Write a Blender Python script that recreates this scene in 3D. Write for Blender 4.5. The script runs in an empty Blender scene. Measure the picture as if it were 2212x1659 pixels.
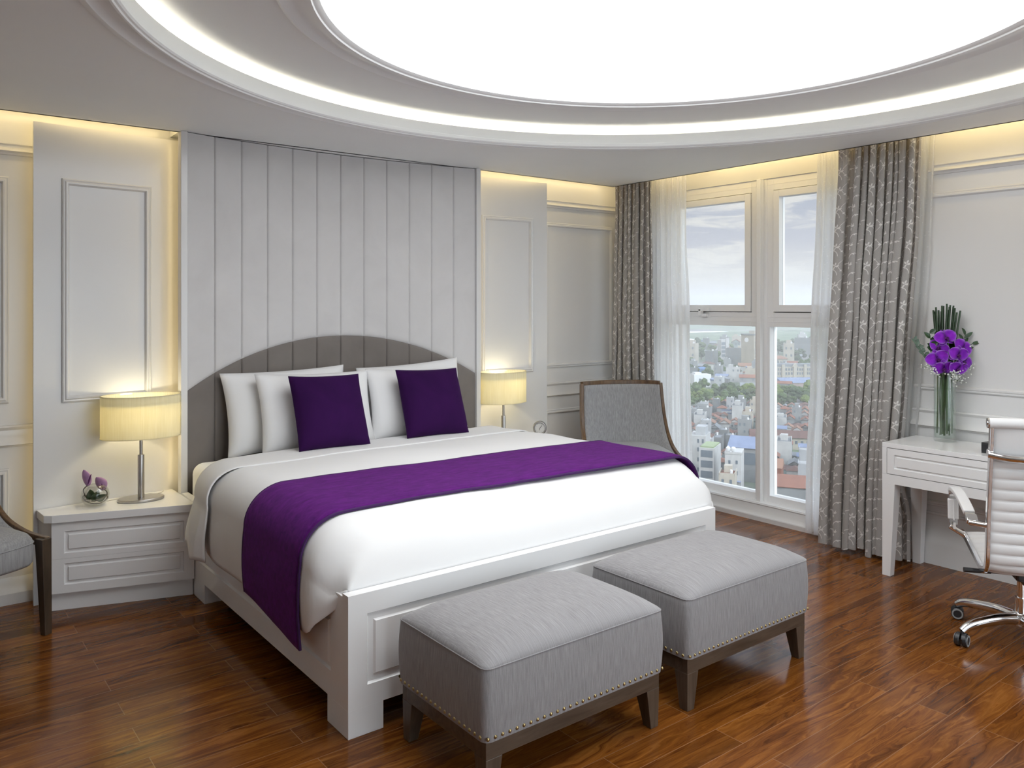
import bpy, bmesh, math, random
from mathutils import Vector, Matrix, noise
R = math.radians
random.seed(7)
sc = bpy.context.scene
COL = sc.collection

# ------------------------------------------------------------------ camera
# world: x runs along the bed's width, y towards the headboard, z up, metres
cam_d = bpy.data.cameras.new('camera')
cam = bpy.data.objects.new('camera', cam_d)
COL.objects.link(cam)
cam.location = (-1.2744, -2.5783, 1.53)
cam.rotation_euler = (R(90), 0, -math.atan2(1735.0, 2234.0))
cam_d.sensor_width = 36.0
cam_d.lens = 1735.0 / 2212.0 * 36.0
cam_d.shift_y = -(829.5 - 658.0) / 2212.0
cam_d.clip_start = 0.05
cam_d.clip_end = 20000
sc.camera = cam

# ------------------------------------------------------------------ exposure
vs = sc.view_settings
sc.display_settings.display_device = 'sRGB'
vs.view_transform = 'Standard'
vs.look = 'None'
vs.exposure = 0.31
vs.gamma = 1.0
vs.use_curve_mapping = False
sc.cycles.use_adaptive_sampling = True
sc.cycles.adaptive_threshold = 0.05
sc.cycles.adaptive_min_samples = 16
sc.cycles.max_bounces = 9
sc.cycles.diffuse_bounces = 4
sc.cycles.glossy_bounces = 4
sc.cycles.transmission_bounces = 6
sc.cycles.transparent_max_bounces = 16
sc.cycles.caustics_reflective = False
sc.cycles.caustics_refractive = False
sc.cycles.sample_clamp_indirect = 6.0
sc.cycles.use_denoising = True

# ------------------------------------------------------------------ node helpers
class NT:
    def __init__(s, tree):
        s.t = tree; s.t.nodes.clear()
    def n(s, kind, inputs=None, **props):
        nd = s.t.nodes.new(kind)
        for k, v in props.items():
            setattr(nd, k, v)
        for k, v in (inputs or {}).items():
            s.put(nd.inputs[k], v)
        return nd
    def put(s, sock, v):
        if isinstance(v, bpy.types.NodeSocket):
            s.t.links.new(v, sock)
        elif isinstance(v, bpy.types.Node):
            s.t.links.new(v.outputs[0], sock)
        else:
            if sock.type == 'RGBA' and len(v) == 3:
                v = (*v, 1.0)
            sock.default_value = v
    def m(s, op, a, b=None, c=None):
        nd = s.t.nodes.new('ShaderNodeMath'); nd.operation = op
        for i, v in enumerate((a, b, c)):
            if v is not None:
                s.put(nd.inputs[i], v)
        return nd.outputs[0]
    def mix(s, f, a, b, blend='MIX'):
        nd = s.t.nodes.new('ShaderNodeMix'); nd.data_type = 'RGBA'; nd.blend_type = blend
        s.put(nd.inputs[0], f); s.put(nd.inputs[6], a); s.put(nd.inputs[7], b)
        return nd.outputs[2]
    def ramp(s, f, stops, interp='LINEAR'):
        nd = s.t.nodes.new('ShaderNodeValToRGB')
        cr = nd.color_ramp; cr.interpolation = interp
        while len(cr.elements) > 1:
            cr.elements.remove(cr.elements[-1])
        for i, (p, c) in enumerate(stops):
            e = cr.elements[0] if i == 0 else cr.elements.new(p)
            e.position = p; e.color = (*c, 1.0) if len(c) == 3 else c
        s.put(nd.inputs[0], f)
        return nd.outputs[0]
    def coord(s, kind='Object'):
        return s.n('ShaderNodeTexCoord').outputs[kind]
    def mapping(s, vec, loc=(0, 0, 0), rot=(0, 0, 0), scale=(1, 1, 1), vtype='POINT'):
        nd = s.n('ShaderNodeMapping', vector_type=vtype)
        s.put(nd.inputs[0], vec)
        nd.inputs[1].default_value = loc; nd.inputs[2].default_value = rot; nd.inputs[3].default_value = scale
        return nd.outputs[0]
    def noise(s, vec, scale, detail=3.0, rough=0.5, dist=0.0):
        nd = s.n('ShaderNodeTexNoise')
        s.put(nd.inputs['Vector'], vec)
        nd.inputs['Scale'].default_value = scale; nd.inputs['Detail'].default_value = detail
        nd.inputs['Roughness'].default_value = rough; nd.inputs['Distortion'].default_value = dist
        return nd.outputs[0]
    def bump(s, h, strength=0.3, dist=0.01):
        nd = s.n('ShaderNodeBump')
        s.put(nd.inputs['Height'], h)
        nd.inputs['Strength'].default_value = strength; nd.inputs['Distance'].default_value = dist
        return nd.outputs[0]
    def out(s, surf, vol=None):
        o = s.n('ShaderNodeOutputMaterial')
        if surf is not None:
            s.put(o.inputs[0], surf)
        if vol is not None:
            s.put(o.inputs[1], vol)

def new_mat(name):
    m = bpy.data.materials.new(name); m.use_nodes = True
    return m, NT(m.node_tree)

def bsdf(t, color, rough=0.5, metal=0.0, normal=None, **kw):
    b = t.n('ShaderNodeBsdfPrincipled')
    t.put(b.inputs['Base Color'], color); t.put(b.inputs['Roughness'], rough)
    b.inputs['Metallic'].default_value = metal
    if normal is not None:
        t.put(b.inputs['Normal'], normal)
    for k, v in kw.items():
        t.put(b.inputs[k.replace('_', ' ')], v)
    return b.outputs[0]

def plain(name, color, rough=0.5, metal=0.0, vary=0.03, scale=6.0, bump=0.0, **kw):
    """one procedural paint / metal / cloth: a faint noise in colour and optional grain"""
    m, t = new_mat(name)
    co = t.coord()
    nz = t.noise(co, scale, 4.0)
    dark = tuple(c * (1 - vary) for c in color); lite = tuple(min(1, c * (1 + vary)) for c in color)
    c = t.ramp(nz, [(0.3, dark), (0.7, lite)])
    nrm = None
    if bump:
        nrm = t.bump(t.noise(co, scale * 20, 3.0), bump, 0.002)
    t.out(bsdf(t, c, rough, metal, nrm, **kw))
    return m

def emitter(name, color, strength):
    m, t = new_mat(name)
    e = t.n('ShaderNodeEmission', {'Color': color, 'Strength': strength})
    t.out(e)
    return m

# ------------------------------------------------------------------ world: hazy bright sky with soft clouds
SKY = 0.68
SKY_FILL = 1.9
ZEN = 2.8            # overhead sky, out of view, boosted to light the sheers and town
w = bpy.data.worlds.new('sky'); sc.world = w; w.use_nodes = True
t = NT(w.node_tree)
g = t.n('ShaderNodeTexCoord').outputs['Generated']
sep = t.n('ShaderNodeSeparateXYZ'); t.put(sep.inputs[0], g)
z = sep.outputs[2]
grad = t.ramp(z, [(0.0, (0.82, 0.79, 0.75)), (0.03, (0.84, 0.805, 0.755)), (0.075, (0.60, 0.61, 0.70)),
                  (0.13, (0.50, 0.54, 0.66)), (0.5, (0.36, 0.46, 0.66)), (1.0, (0.28, 0.40, 0.66))])
cl = t.mapping(g, scale=(9.0, 9.0, 52.0))
n1 = t.noise(cl, 1.3, 8.0, 0.6, 0.7)
cm = t.ramp(n1, [(0.46, (0, 0, 0)), (0.60, (1, 1, 1))])
cm2 = t.m('MULTIPLY', cm, t.ramp(z, [(0.0, (0.35,) * 3), (0.05, (0.8,) * 3), (0.2, (0.9,) * 3)]))
skyc = t.mix(cm2, grad, (0.98, 0.95, 0.90))
# the half of the sky behind the hotel is brightened as fill light
back_fill = t.ramp(t.m('MULTIPLY', sep.outputs[1], -1.0), [(0.15, (0, 0, 0)), (0.75, (1, 1, 1))])
skyc = t.mix(back_fill, skyc, (0.84, 0.92, 1.0))
bg = t.n('ShaderNodeBackground', {'Color': skyc, 'Strength': t.m('MULTIPLY', t.m('ADD', t.m('MULTIPLY', back_fill, SKY_FILL), SKY), t.ramp(z, [(0.14, (1, 1, 1)), (0.55, (ZEN,) * 3)]))})
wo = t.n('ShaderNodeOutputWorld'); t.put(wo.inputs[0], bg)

# ------------------------------------------------------------------ sun over the town (travels away from the window wall, never into the room)
sun_d = bpy.data.lights.new('sun', 'SUN'); sun_d.energy = 1.1; sun_d.angle = R(3); sun_d.color = (1.0, 0.93, 0.82)
sun = bpy.data.objects.new('sun', sun_d); COL.objects.link(sun)
sun.rotation_euler = Vector((0.86, -0.28, -0.62)).to_track_quat('-Z', 'Y').to_euler()
sun.location = (-40, 20, 60)

# strengths of the lights the room has
DISC = 3.45          # luminous ceiling disc
COVE = 14.0          # strip in the round cove
WARM = 6.5          # warm strips in the perimeter slots
LAMP = 5.5          # bedside bulbs, watts
WARM_C = (1.0, 0.75, 0.35)
EDGE = 8.0          # strips hidden behind the headboard edge

# ------------------------------------------------------------------ mesh builder
class MB:
    def __init__(s):
        s.v = []; s.f = []; s.mi = []; s.uv = []
    def add(s, vs, fs, mi=0, uv=None):
        k = len(s.v)
        s.v += [tuple(p) for p in vs]
        s.uv += uv if uv else [(0, 0)] * len(vs)
        for f in fs:
            s.f.append([k + i for i in f]); s.mi.append(mi)
        return s
    def box(s, x0, x1, y0, y1, z0, z1, mi=0):
        vs = [(x, y, z) for z in (z0, z1) for y in (y0, y1) for x in (x0, x1)]
        return s.add(vs, [(0, 2, 3, 1), (4, 5, 7, 6), (0, 1, 5, 4), (2, 6, 7, 3), (0, 4, 6, 2), (1, 3, 7, 5)], mi)
    def taper(s, c0, h0, c1, h1, mi=0):
        """square leg from (cx,cy,z) with half sizes h0 to c1 with h1"""
        vs = []
        for c, h in ((c0, h0), (c1, h1)):
            vs += [(c[0] - h[0], c[1] - h[1], c[2]), (c[0] + h[0], c[1] - h[1], c[2]), (c[0] - h[0], c[1] + h[1], c[2]), (c[0] + h[0], c[1] + h[1], c[2])]
        return s.add(vs, [(0, 2, 3, 1), (4, 5, 7, 6), (0, 1, 5, 4), (2, 6, 7, 3), (0, 4, 6, 2), (1, 3, 7, 5)], mi)
    def grid(s, nu, nv, fn, mi=0, closed_u=False, uvf=None):
        vs = []; uv = []
        for j in range(nv):
            for i in range(nu):
                a = i / (nu if closed_u else nu - 1); b = j / (nv - 1)
                vs.append(fn(a, b)); uv.append(uvf(a, b) if uvf else (a, b))
        fs = []
        for j in range(nv - 1):
            for i in range(nu if closed_u else nu - 1):
                i2 = (i + 1) % nu
                fs.append((j * nu + i, j * nu + i2, (j + 1) * nu + i2, (j + 1) * nu + i))
        return s.add(vs, fs, mi, uv)
    def lathe(s, prof, cx=0, cy=0, n=48, mi=0, sx=1, sy=1, caps=True):
        vs = []; m = len(prof)
        for r, z in prof:
            for i in range(n):
                a = 2 * math.pi * i / n
                vs.append((cx + r * sx * math.cos(a), cy + r * sy * math.sin(a), z))
        fs = []
        for j in range(m - 1):
            for i in range(n):
                k = (i + 1) % n
                fs.append((j * n + i, j * n + k, (j + 1) * n + k, (j + 1) * n + i))
        if caps:
            fs.append(tuple(reversed(range(n)))); fs.append(tuple((m - 1) * n + i for i in range(n)))
        return s.add(vs, fs, mi)
    def prism(s, poly, z0, z1, mi=0):
        n = len(poly)
        vs = [(x, y, z0) for x, y in poly] + [(x, y, z1) for x, y in poly]
        fs = [tuple(reversed(range(n))), tuple(range(n, 2 * n))]
        fs += [(i, (i + 1) % n, n + (i + 1) % n, n + i) for i in range(n)]
        return s.add(vs, fs, mi)
    def tube(s, pts, r, n=10, mi=0, caps=True, up=None, sx=1.0):
        """swept round (or flattened, sx) section along points; r number or list"""
        P = [Vector(p) for p in pts]; m = len(P)
        rs = r if isinstance(r, (list, tuple)) else [r] * m
        vs = []; prev = None
        for k in range(m):
            d = (P[min(k + 1, m - 1)] - P[max(k - 1, 0)]).normalized()
            ref = Vector(up) if up is not None else (prev if prev is not None else (Vector((0, 0, 1)) if abs(d.z) < 0.9 else Vector((1, 0, 0))))
            a = (ref - d * ref.dot(d)).normalized(); b = d.cross(a)
            prev = a
            for i in range(n):
                th = 2 * math.pi * i / n
                vs.append(P[k] + a * (rs[k] * math.cos(th)) + b * (rs[k] * sx * math.sin(th)))
        fs = []
        for k in range(m - 1):
            for i in range(n):
                j = (i + 1) % n
                fs.append((k * n + i, k * n + j, (k + 1) * n + j, (k + 1) * n + i))
        if caps:
            fs.append(tuple(reversed(range(n)))); fs.append(tuple((m - 1) * n + i for i in range(n)))
        return s.add(vs, fs, mi)
    def bar(s, pts, side, w, th, mi=0):
        """rectangular section along points: w along 'side' vector, th across it"""
        P = [Vector(p) for p in pts]; m = len(P); S = Vector(side).normalized()
        vs = []
        for k in range(m):
            d = (P[min(k + 1, m - 1)] - P[max(k - 1, 0)]).normalized()
            b = d.cross(S).normalized()
            for a, c in ((-1, -1), (1, -1), (1, 1), (-1, 1)):
                vs.append(P[k] + S * (a * w / 2) + b * (c * th / 2))
        fs = []
        for k in range(m - 1):
            for i in range(4):
                j = (i + 1) % 4
                fs.append((k * 4 + i, k * 4 + j, (k + 1) * 4 + j, (k + 1) * 4 + i))
        fs.append((3, 2, 1, 0)); fs.append(tuple((m - 1) * 4 + i for i in range(4)))
        return s.add(vs, fs, mi)
    def loops(s, rect, prof, fn, fill=True, sub=1, mi=0):
        """nested rectangles: rect (a0,a1,b0,b1); prof list of (inset, depth); fn(a,b,depth)->point"""
        a0, a1, b0, b1 = rect
        rings = []
        for ins, dep in prof:
            A0, A1, B0, B1 = a0 + ins, a1 - ins, b0 + ins, b1 - ins
            ring = [fn(A0 + (A1 - A0) * i / sub, B0, dep) for i in range(sub)]
            ring += [fn(A1, B0 + (B1 - B0) * i / sub, dep) for i in range(sub)]
            ring += [fn(A1 + (A0 - A1) * i / sub, B1, dep) for i in range(sub)]
            ring += [fn(A0, B1 + (B0 - B1) * i / sub, dep) for i in range(sub)]
            rings.append(ring)
        n = 4 * sub; vs = [p for r_ in rings for p in r_]; fs = []
        for k in range(len(rings) - 1):
            for i in range(n):
                j = (i + 1) % n
                fs.append((k * n + i, k * n + j, (k + 1) * n + j, (k + 1) * n + i))
        if fill:
            fs.append(tuple((len(rings) - 1) * n + i for i in range(n)))
        return s.add(vs, fs, mi)
    def extrude(s, prof, path, mi=0, closed=False):
        """prof [(d,z)] offset d along each path normal; path [((x,y),(nx,ny))]"""
        m = len(prof); vs = []
        for (x, y), (nx, ny) in path:
            for d, z_ in prof:
                vs.append((x + nx * d, y + ny * d, z_))
        fs = []
        for k in range(len(path) - 1):
            for i in range(m - 1):
                fs.append((k * m + i, k * m + i + 1, (k + 1) * m + i + 1, (k + 1) * m + i))
        if closed:
            for k in range(len(path) - 1):
                fs.append((k * m + m - 1, k * m, (k + 1) * m, (k + 1) * m + m - 1))
            fs.append(tuple(reversed(range(m)))); fs.append(tuple((len(path) - 1) * m + i for i in range(m)))
        return s.add(vs, fs, mi)
    def build(s, name, mats, parent=None, smooth=35, bevel=0.0, seg=2, fixn=True, subsurf=0, solid=0.0):
        me = bpy.data.meshes.new(name)
        me.from_pydata(s.v, [], s.f)
        for m_ in (mats if isinstance(mats, (list, tuple)) else [mats]):
            me.materials.append(m_)
        for p, i in zip(me.polygons, s.mi):
            p.material_index = i
        uvl = me.uv_layers.new(name='UVMap')
        for lp in me.loops:
            uvl.data[lp.index].uv = s.uv[lp.vertex_index]
        if fixn:
            b = bmesh.new(); b.from_mesh(me)
            bmesh.ops.recalc_face_normals(b, faces=b.faces)
            b.to_mesh(me); b.free()
        if smooth:
            me.shade_smooth()
            me.set_sharp_from_angle(angle=R(smooth))
        o = bpy.data.objects.new(name, me); COL.objects.link(o)
        if parent is not None:
            o.parent = parent
        if solid:
            sm = o.modifiers.new('solid', 'SOLIDIFY'); sm.thickness = solid; sm.offset = 0
        if bevel:
            bm_ = o.modifiers.new('bevel', 'BEVEL'); bm_.width = bevel; bm_.segments = seg; bm_.limit_method = 'ANGLE'; bm_.angle_limit = R(40)
            bm_.harden_normals = False
        if subsurf:
            ss = o.modifiers.new('sub', 'SUBSURF'); ss.levels = subsurf; ss.render_levels = subsurf
        return o

def tag(o, label=None, cat=None, group=None, kind=None):
    if label: o['label'] = label
    if cat: o['category'] = cat
    if group: o['group'] = group
    if kind: o['kind'] = kind
    return o

def empty(name, loc=(0, 0, 0), rz=0.0):
    o = bpy.data.objects.new(name, None); COL.objects.link(o)
    o.location = loc; o.rotation_euler = (0, 0, rz); o.empty_display_size = 0.1
    return o

def struct(o):
    o['kind'] = 'structure'; return o

def copy_tree(o, parent=None):
    c = o.copy(); COL.objects.link(c)
    if parent is not None:
        c.parent = parent
    for ch in list(o.children):
        copy_tree(ch, c)
    return c

def smoothstep(a, b, x):
    t_ = max(0.0, min(1.0, (x - a) / (b - a))); return t_ * t_ * (3 - 2 * t_)

def lerp(a, b, f): return a + (b - a) * f

def spline(pts, n):
    """Catmull-Rom through pts"""
    P = [Vector(p) for p in pts]; P = [P[0] * 2 - P[1]] + P + [P[-1] * 2 - P[-2]]
    out = []; m = len(P) - 3
    for k in range(n):
        u_ = k / (n - 1) * m; i = min(int(u_), m - 1); f = u_ - i
        a, b, c, d = P[i:i + 4]
        out.append(0.5 * ((2 * b) + (c - a) * f + (2 * a - 5 * b + 4 * c - d) * f * f + (3 * b - a - 3 * c + d) * f ** 3))
    return out
# ------------------------------------------------------------------ materials
M = {}
M['paint'] = plain('warm white wall lacquer', (0.725, 0.723, 0.716), 0.22, vary=0.012, scale=2.0)
M['ceil'] = plain('white ceiling paint', (0.875, 0.89, 0.89), 0.6, vary=0.01, scale=2.0)
M['gloss'] = plain('white furniture lacquer', (0.85, 0.85, 0.85), 0.15, vary=0.01, scale=2.0)
M['alu'] = plain('white powder coated window metal', (0.86, 0.86, 0.855), 0.35, vary=0.01, scale=2.0)
M['rubber'] = plain('dark window gasket', (0.05, 0.05, 0.05), 0.6)
M['chrome'] = plain('polished chrome', (0.82, 0.82, 0.83), 0.07, 1.0, vary=0.01)
M['steel'] = plain('brushed steel', (0.50, 0.48, 0.46), 0.32, 1.0, vary=0.06, scale=30)
M['brass'] = plain('antique brass', (0.42, 0.33, 0.16), 0.28, 1.0, vary=0.15, scale=60)
M['black'] = plain('black plastic', (0.02, 0.02, 0.022), 0.4)
M['grey_plastic'] = plain('grey plastic', (0.30, 0.31, 0.31), 0.4)
M['disc'] = emitter('luminous stretch ceiling', (0.97, 0.985, 1.0), DISC)
M['cove'] = emitter('cove light strip', (1.0, 0.93, 0.74), COVE)
M['recess'] = emitter('recess light strip', WARM_C, WARM * 0.5)
M['slot'] = emitter('curtain slot light strip', WARM_C, WARM * 1.6)
M['edge'] = emitter('warm edge light strip', WARM_C, EDGE)
M['warm'] = emitter('warm light strip', WARM_C, WARM)

def wood(name, c1, c2, c3, axis='X', scale=1.0, rough=0.4):
    m, t = new_mat(name)
    co = t.coord()
    sc_ = {'X': (1.2, 14, 14), 'Y': (14, 1.2, 14), 'Z': (14, 14, 1.2)}[axis]
    v = t.mapping(co, scale=tuple(q * scale for q in sc_))
    n1 = t.noise(v, 3.0, 6.0, 0.6, 0.8)
    c = t.ramp(n1, [(0.3, c1), (0.5, c2), (0.72, c3)])
    t.out(bsdf(t, c, rough, 0, t.bump(n1, 0.08, 0.002)))
    return m
M['oak'] = wood('grey brown stained wood', (0.055, 0.036, 0.024), (0.088, 0.060, 0.041), (0.12, 0.085, 0.06), 'X')
M['oakz'] = wood('grey brown stained leg wood', (0.055, 0.036, 0.024), (0.088, 0.060, 0.041), (0.12, 0.085, 0.06), 'Z')
M['walnut'] = wood('walnut chair frame', (0.075, 0.042, 0.022), (0.13, 0.075, 0.038), (0.20, 0.12, 0.06), 'Z', rough=0.3)
M['wenge'] = wood('dark stained chair leg', (0.035, 0.024, 0.016), (0.06, 0.042, 0.028), (0.09, 0.062, 0.04), 'Z', rough=0.35)

# laminate floor: planks along x, wavy figured grain, thin pale joints
def floor_mat():
    m, t = new_mat('glossy acacia laminate')
    co = t.coord('Object')
    br = t.n('ShaderNodeTexBrick', offset=0.37, offset_frequency=2, squash=1.0)
    t.put(br.inputs['Vector'], t.mapping(co, loc=(0.13, 0.035, 0)))
    br.inputs['Scale'].default_value = 1.0
    br.inputs['Mortar Size'].default_value = 0.0016
    br.inputs['Mortar Smooth'].default_value = 0.2
    br.inputs['Bias'].default_value = 0.0
    br.inputs['Brick Width'].default_value = 1.21
    br.inputs['Row Height'].default_value = 0.118
    t.put(br.inputs['Color1'], (0, 0, 0)); t.put(br.inputs['Color2'], (1, 1, 1)); t.put(br.inputs['Mortar'], (0.5, 0.5, 0.5))
    tone = br.outputs[0]; mort = br.outputs[1]
    # shift the grain per plank
    sx = t.n('ShaderNodeCombineXYZ')
    t.put(sx.inputs[0], t.m('MULTIPLY', tone, 7.3)); t.put(sx.inputs[1], t.m('MULTIPLY', tone, 3.1)); t.put(sx.inputs[2], t.m('MULTIPLY', tone, 11.0))
    add = t.n('ShaderNodeVectorMath', operation='ADD'); t.put(add.inputs[0], co); t.put(add.inputs[1], sx)
    v = t.mapping(add.outputs[0], scale=(0.9, 6.0, 1.0))
    warp = t.noise(v, 1.5, 3.0, 0.5, 1.4)
    v2 = t.mapping(add.outputs[0], scale=(1.5, 30.0, 1.0))
    add2 = t.n('ShaderNodeVectorMath', operation='ADD'); t.put(add2.inputs[0], v2)
    cx_ = t.n('ShaderNodeCombineXYZ'); t.put(cx_.inputs[1], t.m('MULTIPLY', warp, 5.0)); t.put(cx_.inputs[0], t.m('MULTIPLY', warp, 1.2)); t.put(add2.inputs[1], cx_)
    grain = t.noise(add2.outputs[0], 1.5, 7.0, 0.62, 0.9)
    base = t.ramp(grain, [(0.26, (0.050, 0.0145, 0.0045)), (0.42, (0.128, 0.040, 0.0080)), (0.56, (0.200, 0.070, 0.0125)), (0.74, (0.300, 0.120, 0.026))])
    ton = t.ramp(tone, [(0, (0.80, 0.78, 0.76)), (1, (1.18, 1.16, 1.12))])
    c = t.mix(1.0, base, ton, 'MULTIPLY')
    blot = t.ramp(t.noise(v, 0.9, 4.0, 0.6, 1.5), [(0.34, (0.55, 0.50, 0.46)), (0.50, (1, 1, 1))])
    c = t.mix(0.8, c, blot, 'MULTIPLY')
    c = t.mix(t.m('MULTIPLY', mort, 0.55), c, (0.30, 0.16, 0.08))
    h = t.m('SUBTRACT', t.m('MULTIPLY', grain, 0.15), mort)
    t.out(bsdf(t, c, t.ramp(grain, [(0.3, (0.20,) * 3), (0.7, (0.14,) * 3)]), 0, t.bump(h, 0.10, 0.002), Specular_IOR_Level=0.27))
    return m
M['floor'] = floor_mat()

# woven upholstery with vertical slubs
def linen(name, lo, hi, axis='Z', rough=0.9, k=1.0):
    m, t = new_mat(name)
    co = t.coord()
    if axis == 'Y':
        # the cloth is pulled over: threads run along y on top and down the sides
        xyz = t.n('ShaderNodeSeparateXYZ'); t.put(xyz.inputs[0], co)
        nn = t.n('ShaderNodeSeparateXYZ'); t.put(nn.inputs[0], t.coord('Normal'))
        side = t.m('GREATER_THAN', t.m('ABSOLUTE', nn.outputs[0]), 0.75)
        a = t.n('ShaderNodeCombineXYZ'); t.put(a.inputs[0], t.m('MULTIPLY', xyz.outputs[0], 170.0)); t.put(a.inputs[1], t.m('MULTIPLY', t.m('SUBTRACT', xyz.outputs[1], xyz.outputs[2]), 9.0))
        b2 = t.n('ShaderNodeCombineXYZ'); t.put(b2.inputs[0], t.m('MULTIPLY', xyz.outputs[1], 170.0)); t.put(b2.inputs[1], t.m('MULTIPLY', xyz.outputs[2], 9.0))
        mv = t.n('ShaderNodeMix', data_type='VECTOR'); t.put(mv.inputs[0], side); t.put(mv.inputs[4], a.outputs[0]); t.put(mv.inputs[5], b2.outputs[0])
        slub = t.noise(mv.outputs[1], 1.6, 5.0, 0.65)
    else:
        s = {'Z': (95, 95, 5), 'X': (5, 95, 95)}[axis]
        slub = t.noise(t.mapping(co, scale=tuple(q * k for q in s)), 1.6, 4.0, 0.6)
    fine = t.noise(t.mapping(co, scale=(600 * k, 600 * k, 600 * k)), 1.0, 2.0)
    f = t.m('ADD', t.m('MULTIPLY', slub, 0.8), t.m('MULTIPLY', fine, 0.2))
    c = t.ramp(f, [(0.34, lo), (0.66, hi)])
    t.out(bsdf(t, c, rough, 0, t.bump(f, 0.25, 0.002), Sheen_Weight=0.15))
    return m
M['linen'] = linen('grey slubbed linen', (0.205, 0.198, 0.206), (0.35, 0.342, 0.350), 'Y')
M['chairlinen'] = linen('grey chair linen', (0.24, 0.24, 0.245), (0.37, 0.37, 0.375), 'Z')

def velvet(name, lo, hi, scale=8.0, sheen=0.4, rough=0.85, stretch=(1, 1, 1), tint=(1, 1, 1)):
    m, t = new_mat(name)
    co = t.coord()
    n1 = t.noise(t.mapping(co, scale=stretch), scale, 5.0, 0.62, 0.5)
    c = t.ramp(n1, [(0.3, lo), (0.7, hi)])
    fine = t.noise(co, 700.0, 2.0)
    t.out(bsdf(t, c, rough, 0, t.bump(fine, 0.15, 0.001), Sheen_Weight=sheen, Sheen_Tint=(*tint, 1.0), Specular_IOR_Level=0.12))
    return m
M['hb_light'] = velvet('pale grey headboard velvet', (0.61, 0.60, 0.597), (0.67, 0.66, 0.657), 3.0, 0.2)
M['hb_dark'] = velvet('taupe headboard velvet', (0.185, 0.165, 0.15), (0.22, 0.198, 0.182), 3.5, 0.2)
M['purple'] = velvet('purple plush runner', (0.060, 0.0045, 0.10), (0.118, 0.010, 0.182), 5.0, 0.10, 0.8, (3, 8, 8), (0.75, 0.35, 0.95))
M['purple_dk'] = plain('dark purple hem', (0.05, 0.012, 0.09), 0.9)
M['cushion'] = velvet('deep purple cushion velvet', (0.022, 0.0025, 0.042), (0.033, 0.004, 0.060), 4.0, 0.06, 0.85, (1, 1, 1), (0.6, 0.3, 0.9))

def bedlinen():
    m, t = new_mat('white cotton bed linen')
    co = t.coord()
    n1 = t.noise(co, 2.2, 3.0)
    c = t.ramp(n1, [(0.2, (0.80, 0.80, 0.80)), (0.8, (0.83, 0.83, 0.83))])
    wr = t.noise(t.mapping(co, scale=(1.0, 1.6, 1.0)), 3.0, 3.0, 0.5, 0.8)
    t.out(bsdf(t, c, 0.85, 0, t.bump(wr, 0.12, 0.03), Sheen_Weight=0.1))
    return m
M['cotton'] = bedlinen()

# ------------------------------------------------------------------ floor
CZ = 2.49           # lower ceiling
b = MB(); b.box(-3.3, 3.9, -4.6, 2.6, -0.12, 0.0)
struct(b.build('floor', M['floor'], smooth=0))

# ------------------------------------------------------------------ ceiling: lower plane with a round opening, cove, upper plane with luminous disc
CX, CY = 1.024, -0.62
RO, RI, RC = 2.01, 1.90, 2.12       # moulding outer, lip, back of cove
ZU = 2.60
def round_hole(x0, x1, y0, y1, r, zz, n=96):
    """flat plane with a round hole, as quads between the circle and the rectangle"""
    vs = []
    for i in range(n):
        a = 2 * math.pi * i / n; c, s_ = math.cos(a), math.sin(a)
        tx = (x1 - CX) / c if c > 1e-9 else ((x0 - CX) / c if c < -1e-9 else 1e9)
        ty = (y1 - CY) / s_ if s_ > 1e-9 else ((y0 - CY) / s_ if s_ < -1e-9 else 1e9)
        tt = min(tx, ty)
        vs.append((CX + r * c, CY + r * s_, zz)); vs.append((CX + tt * c, CY + tt * s_, zz))
    fs = [(2 * i, 2 * i + 1, (2 * i + 3) % (2 * n), (2 * i + 2) % (2 * n)) for i in range(n)]
    # corner fillers
    for (cx_, cy_) in ((x0, y0), (x1, y0), (x1, y1), (x0, y1)):
        an = math.atan2(cy_ - CY, cx_ - CX) % (2 * math.pi)
        i = int(an / (2 * math.pi) * n)
        vs.append((cx_, cy_, zz)); fs.append((2 * i + 1, len(vs) - 1, (2 * i + 3) % (2 * n)))
    return vs, fs
ceil = MB()
YB_ = 2.262
SX, SY = 3.40, 2.095               # edges of the lowered ceiling towards window wall and headboard wall
vs_, fs_ = round_hole(-3.2, SX, -4.5, SY, RI + 0.02, CZ); ceil.add(vs_, fs_)
ceil.box(-3.2, SX, SY - 0.02, SY, CZ, CZ + 0.05)                     # edge over the back slot
ceil.box(0.002, 2.028, SY, YB_, CZ, CZ + 0.05)                        # closed over the headboard
ceil.box(SX - 0.02, SX, -4.5, SY, CZ, CZ + 0.05)                     # edge over the curtain slot
ceil.box(-3.3, 3.95, SY - 0.02, 2.6, 2.545, 2.60)                    # back slot roof
ceil.box(SX - 0.25, 3.95, -4.6, 2.6, 2.74, 2.80)                     # curtain slot roof
ceil.box(SX - 0.25, SX - 0.23, -4.6, 2.6, 2.54, 2.80)
ceil.box(-3.3, SX - 0.02, -4.6, SY - 0.02, 2.79, 2.85)
# cove: shelf, lip and back
ceil.lathe([(RI + 0.02, CZ), (RI, CZ + 0.004), (RI, 2.556), (RI + 0.018, 2.556), (RI + 0.018, 2.515), (RC, 2.515), (RC, ZU)], CX, CY, 128, caps=False)
ceil.lathe([(RC, ZU), (1.32, ZU)], CX, CY, 128, caps=False)
ceil.lathe([(1.32, ZU), (1.32, 2.65), (0.0001, 2.65)], CX, CY, 128, caps=False)
co_ = struct(ceil.build('ceiling', M['ceil'], smooth=30, fixn=False))
b = MB(); b.lathe([(1.975, 2.518), (2.005, 2.518), (2.005, 2.528), (1.975, 2.528)], CX, CY, 128, caps=False)
tag(b.build('cove_light_strip', M['cove'], co_, fixn=True), 'pale yellow glowing strip in the round ceiling cove')
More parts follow.
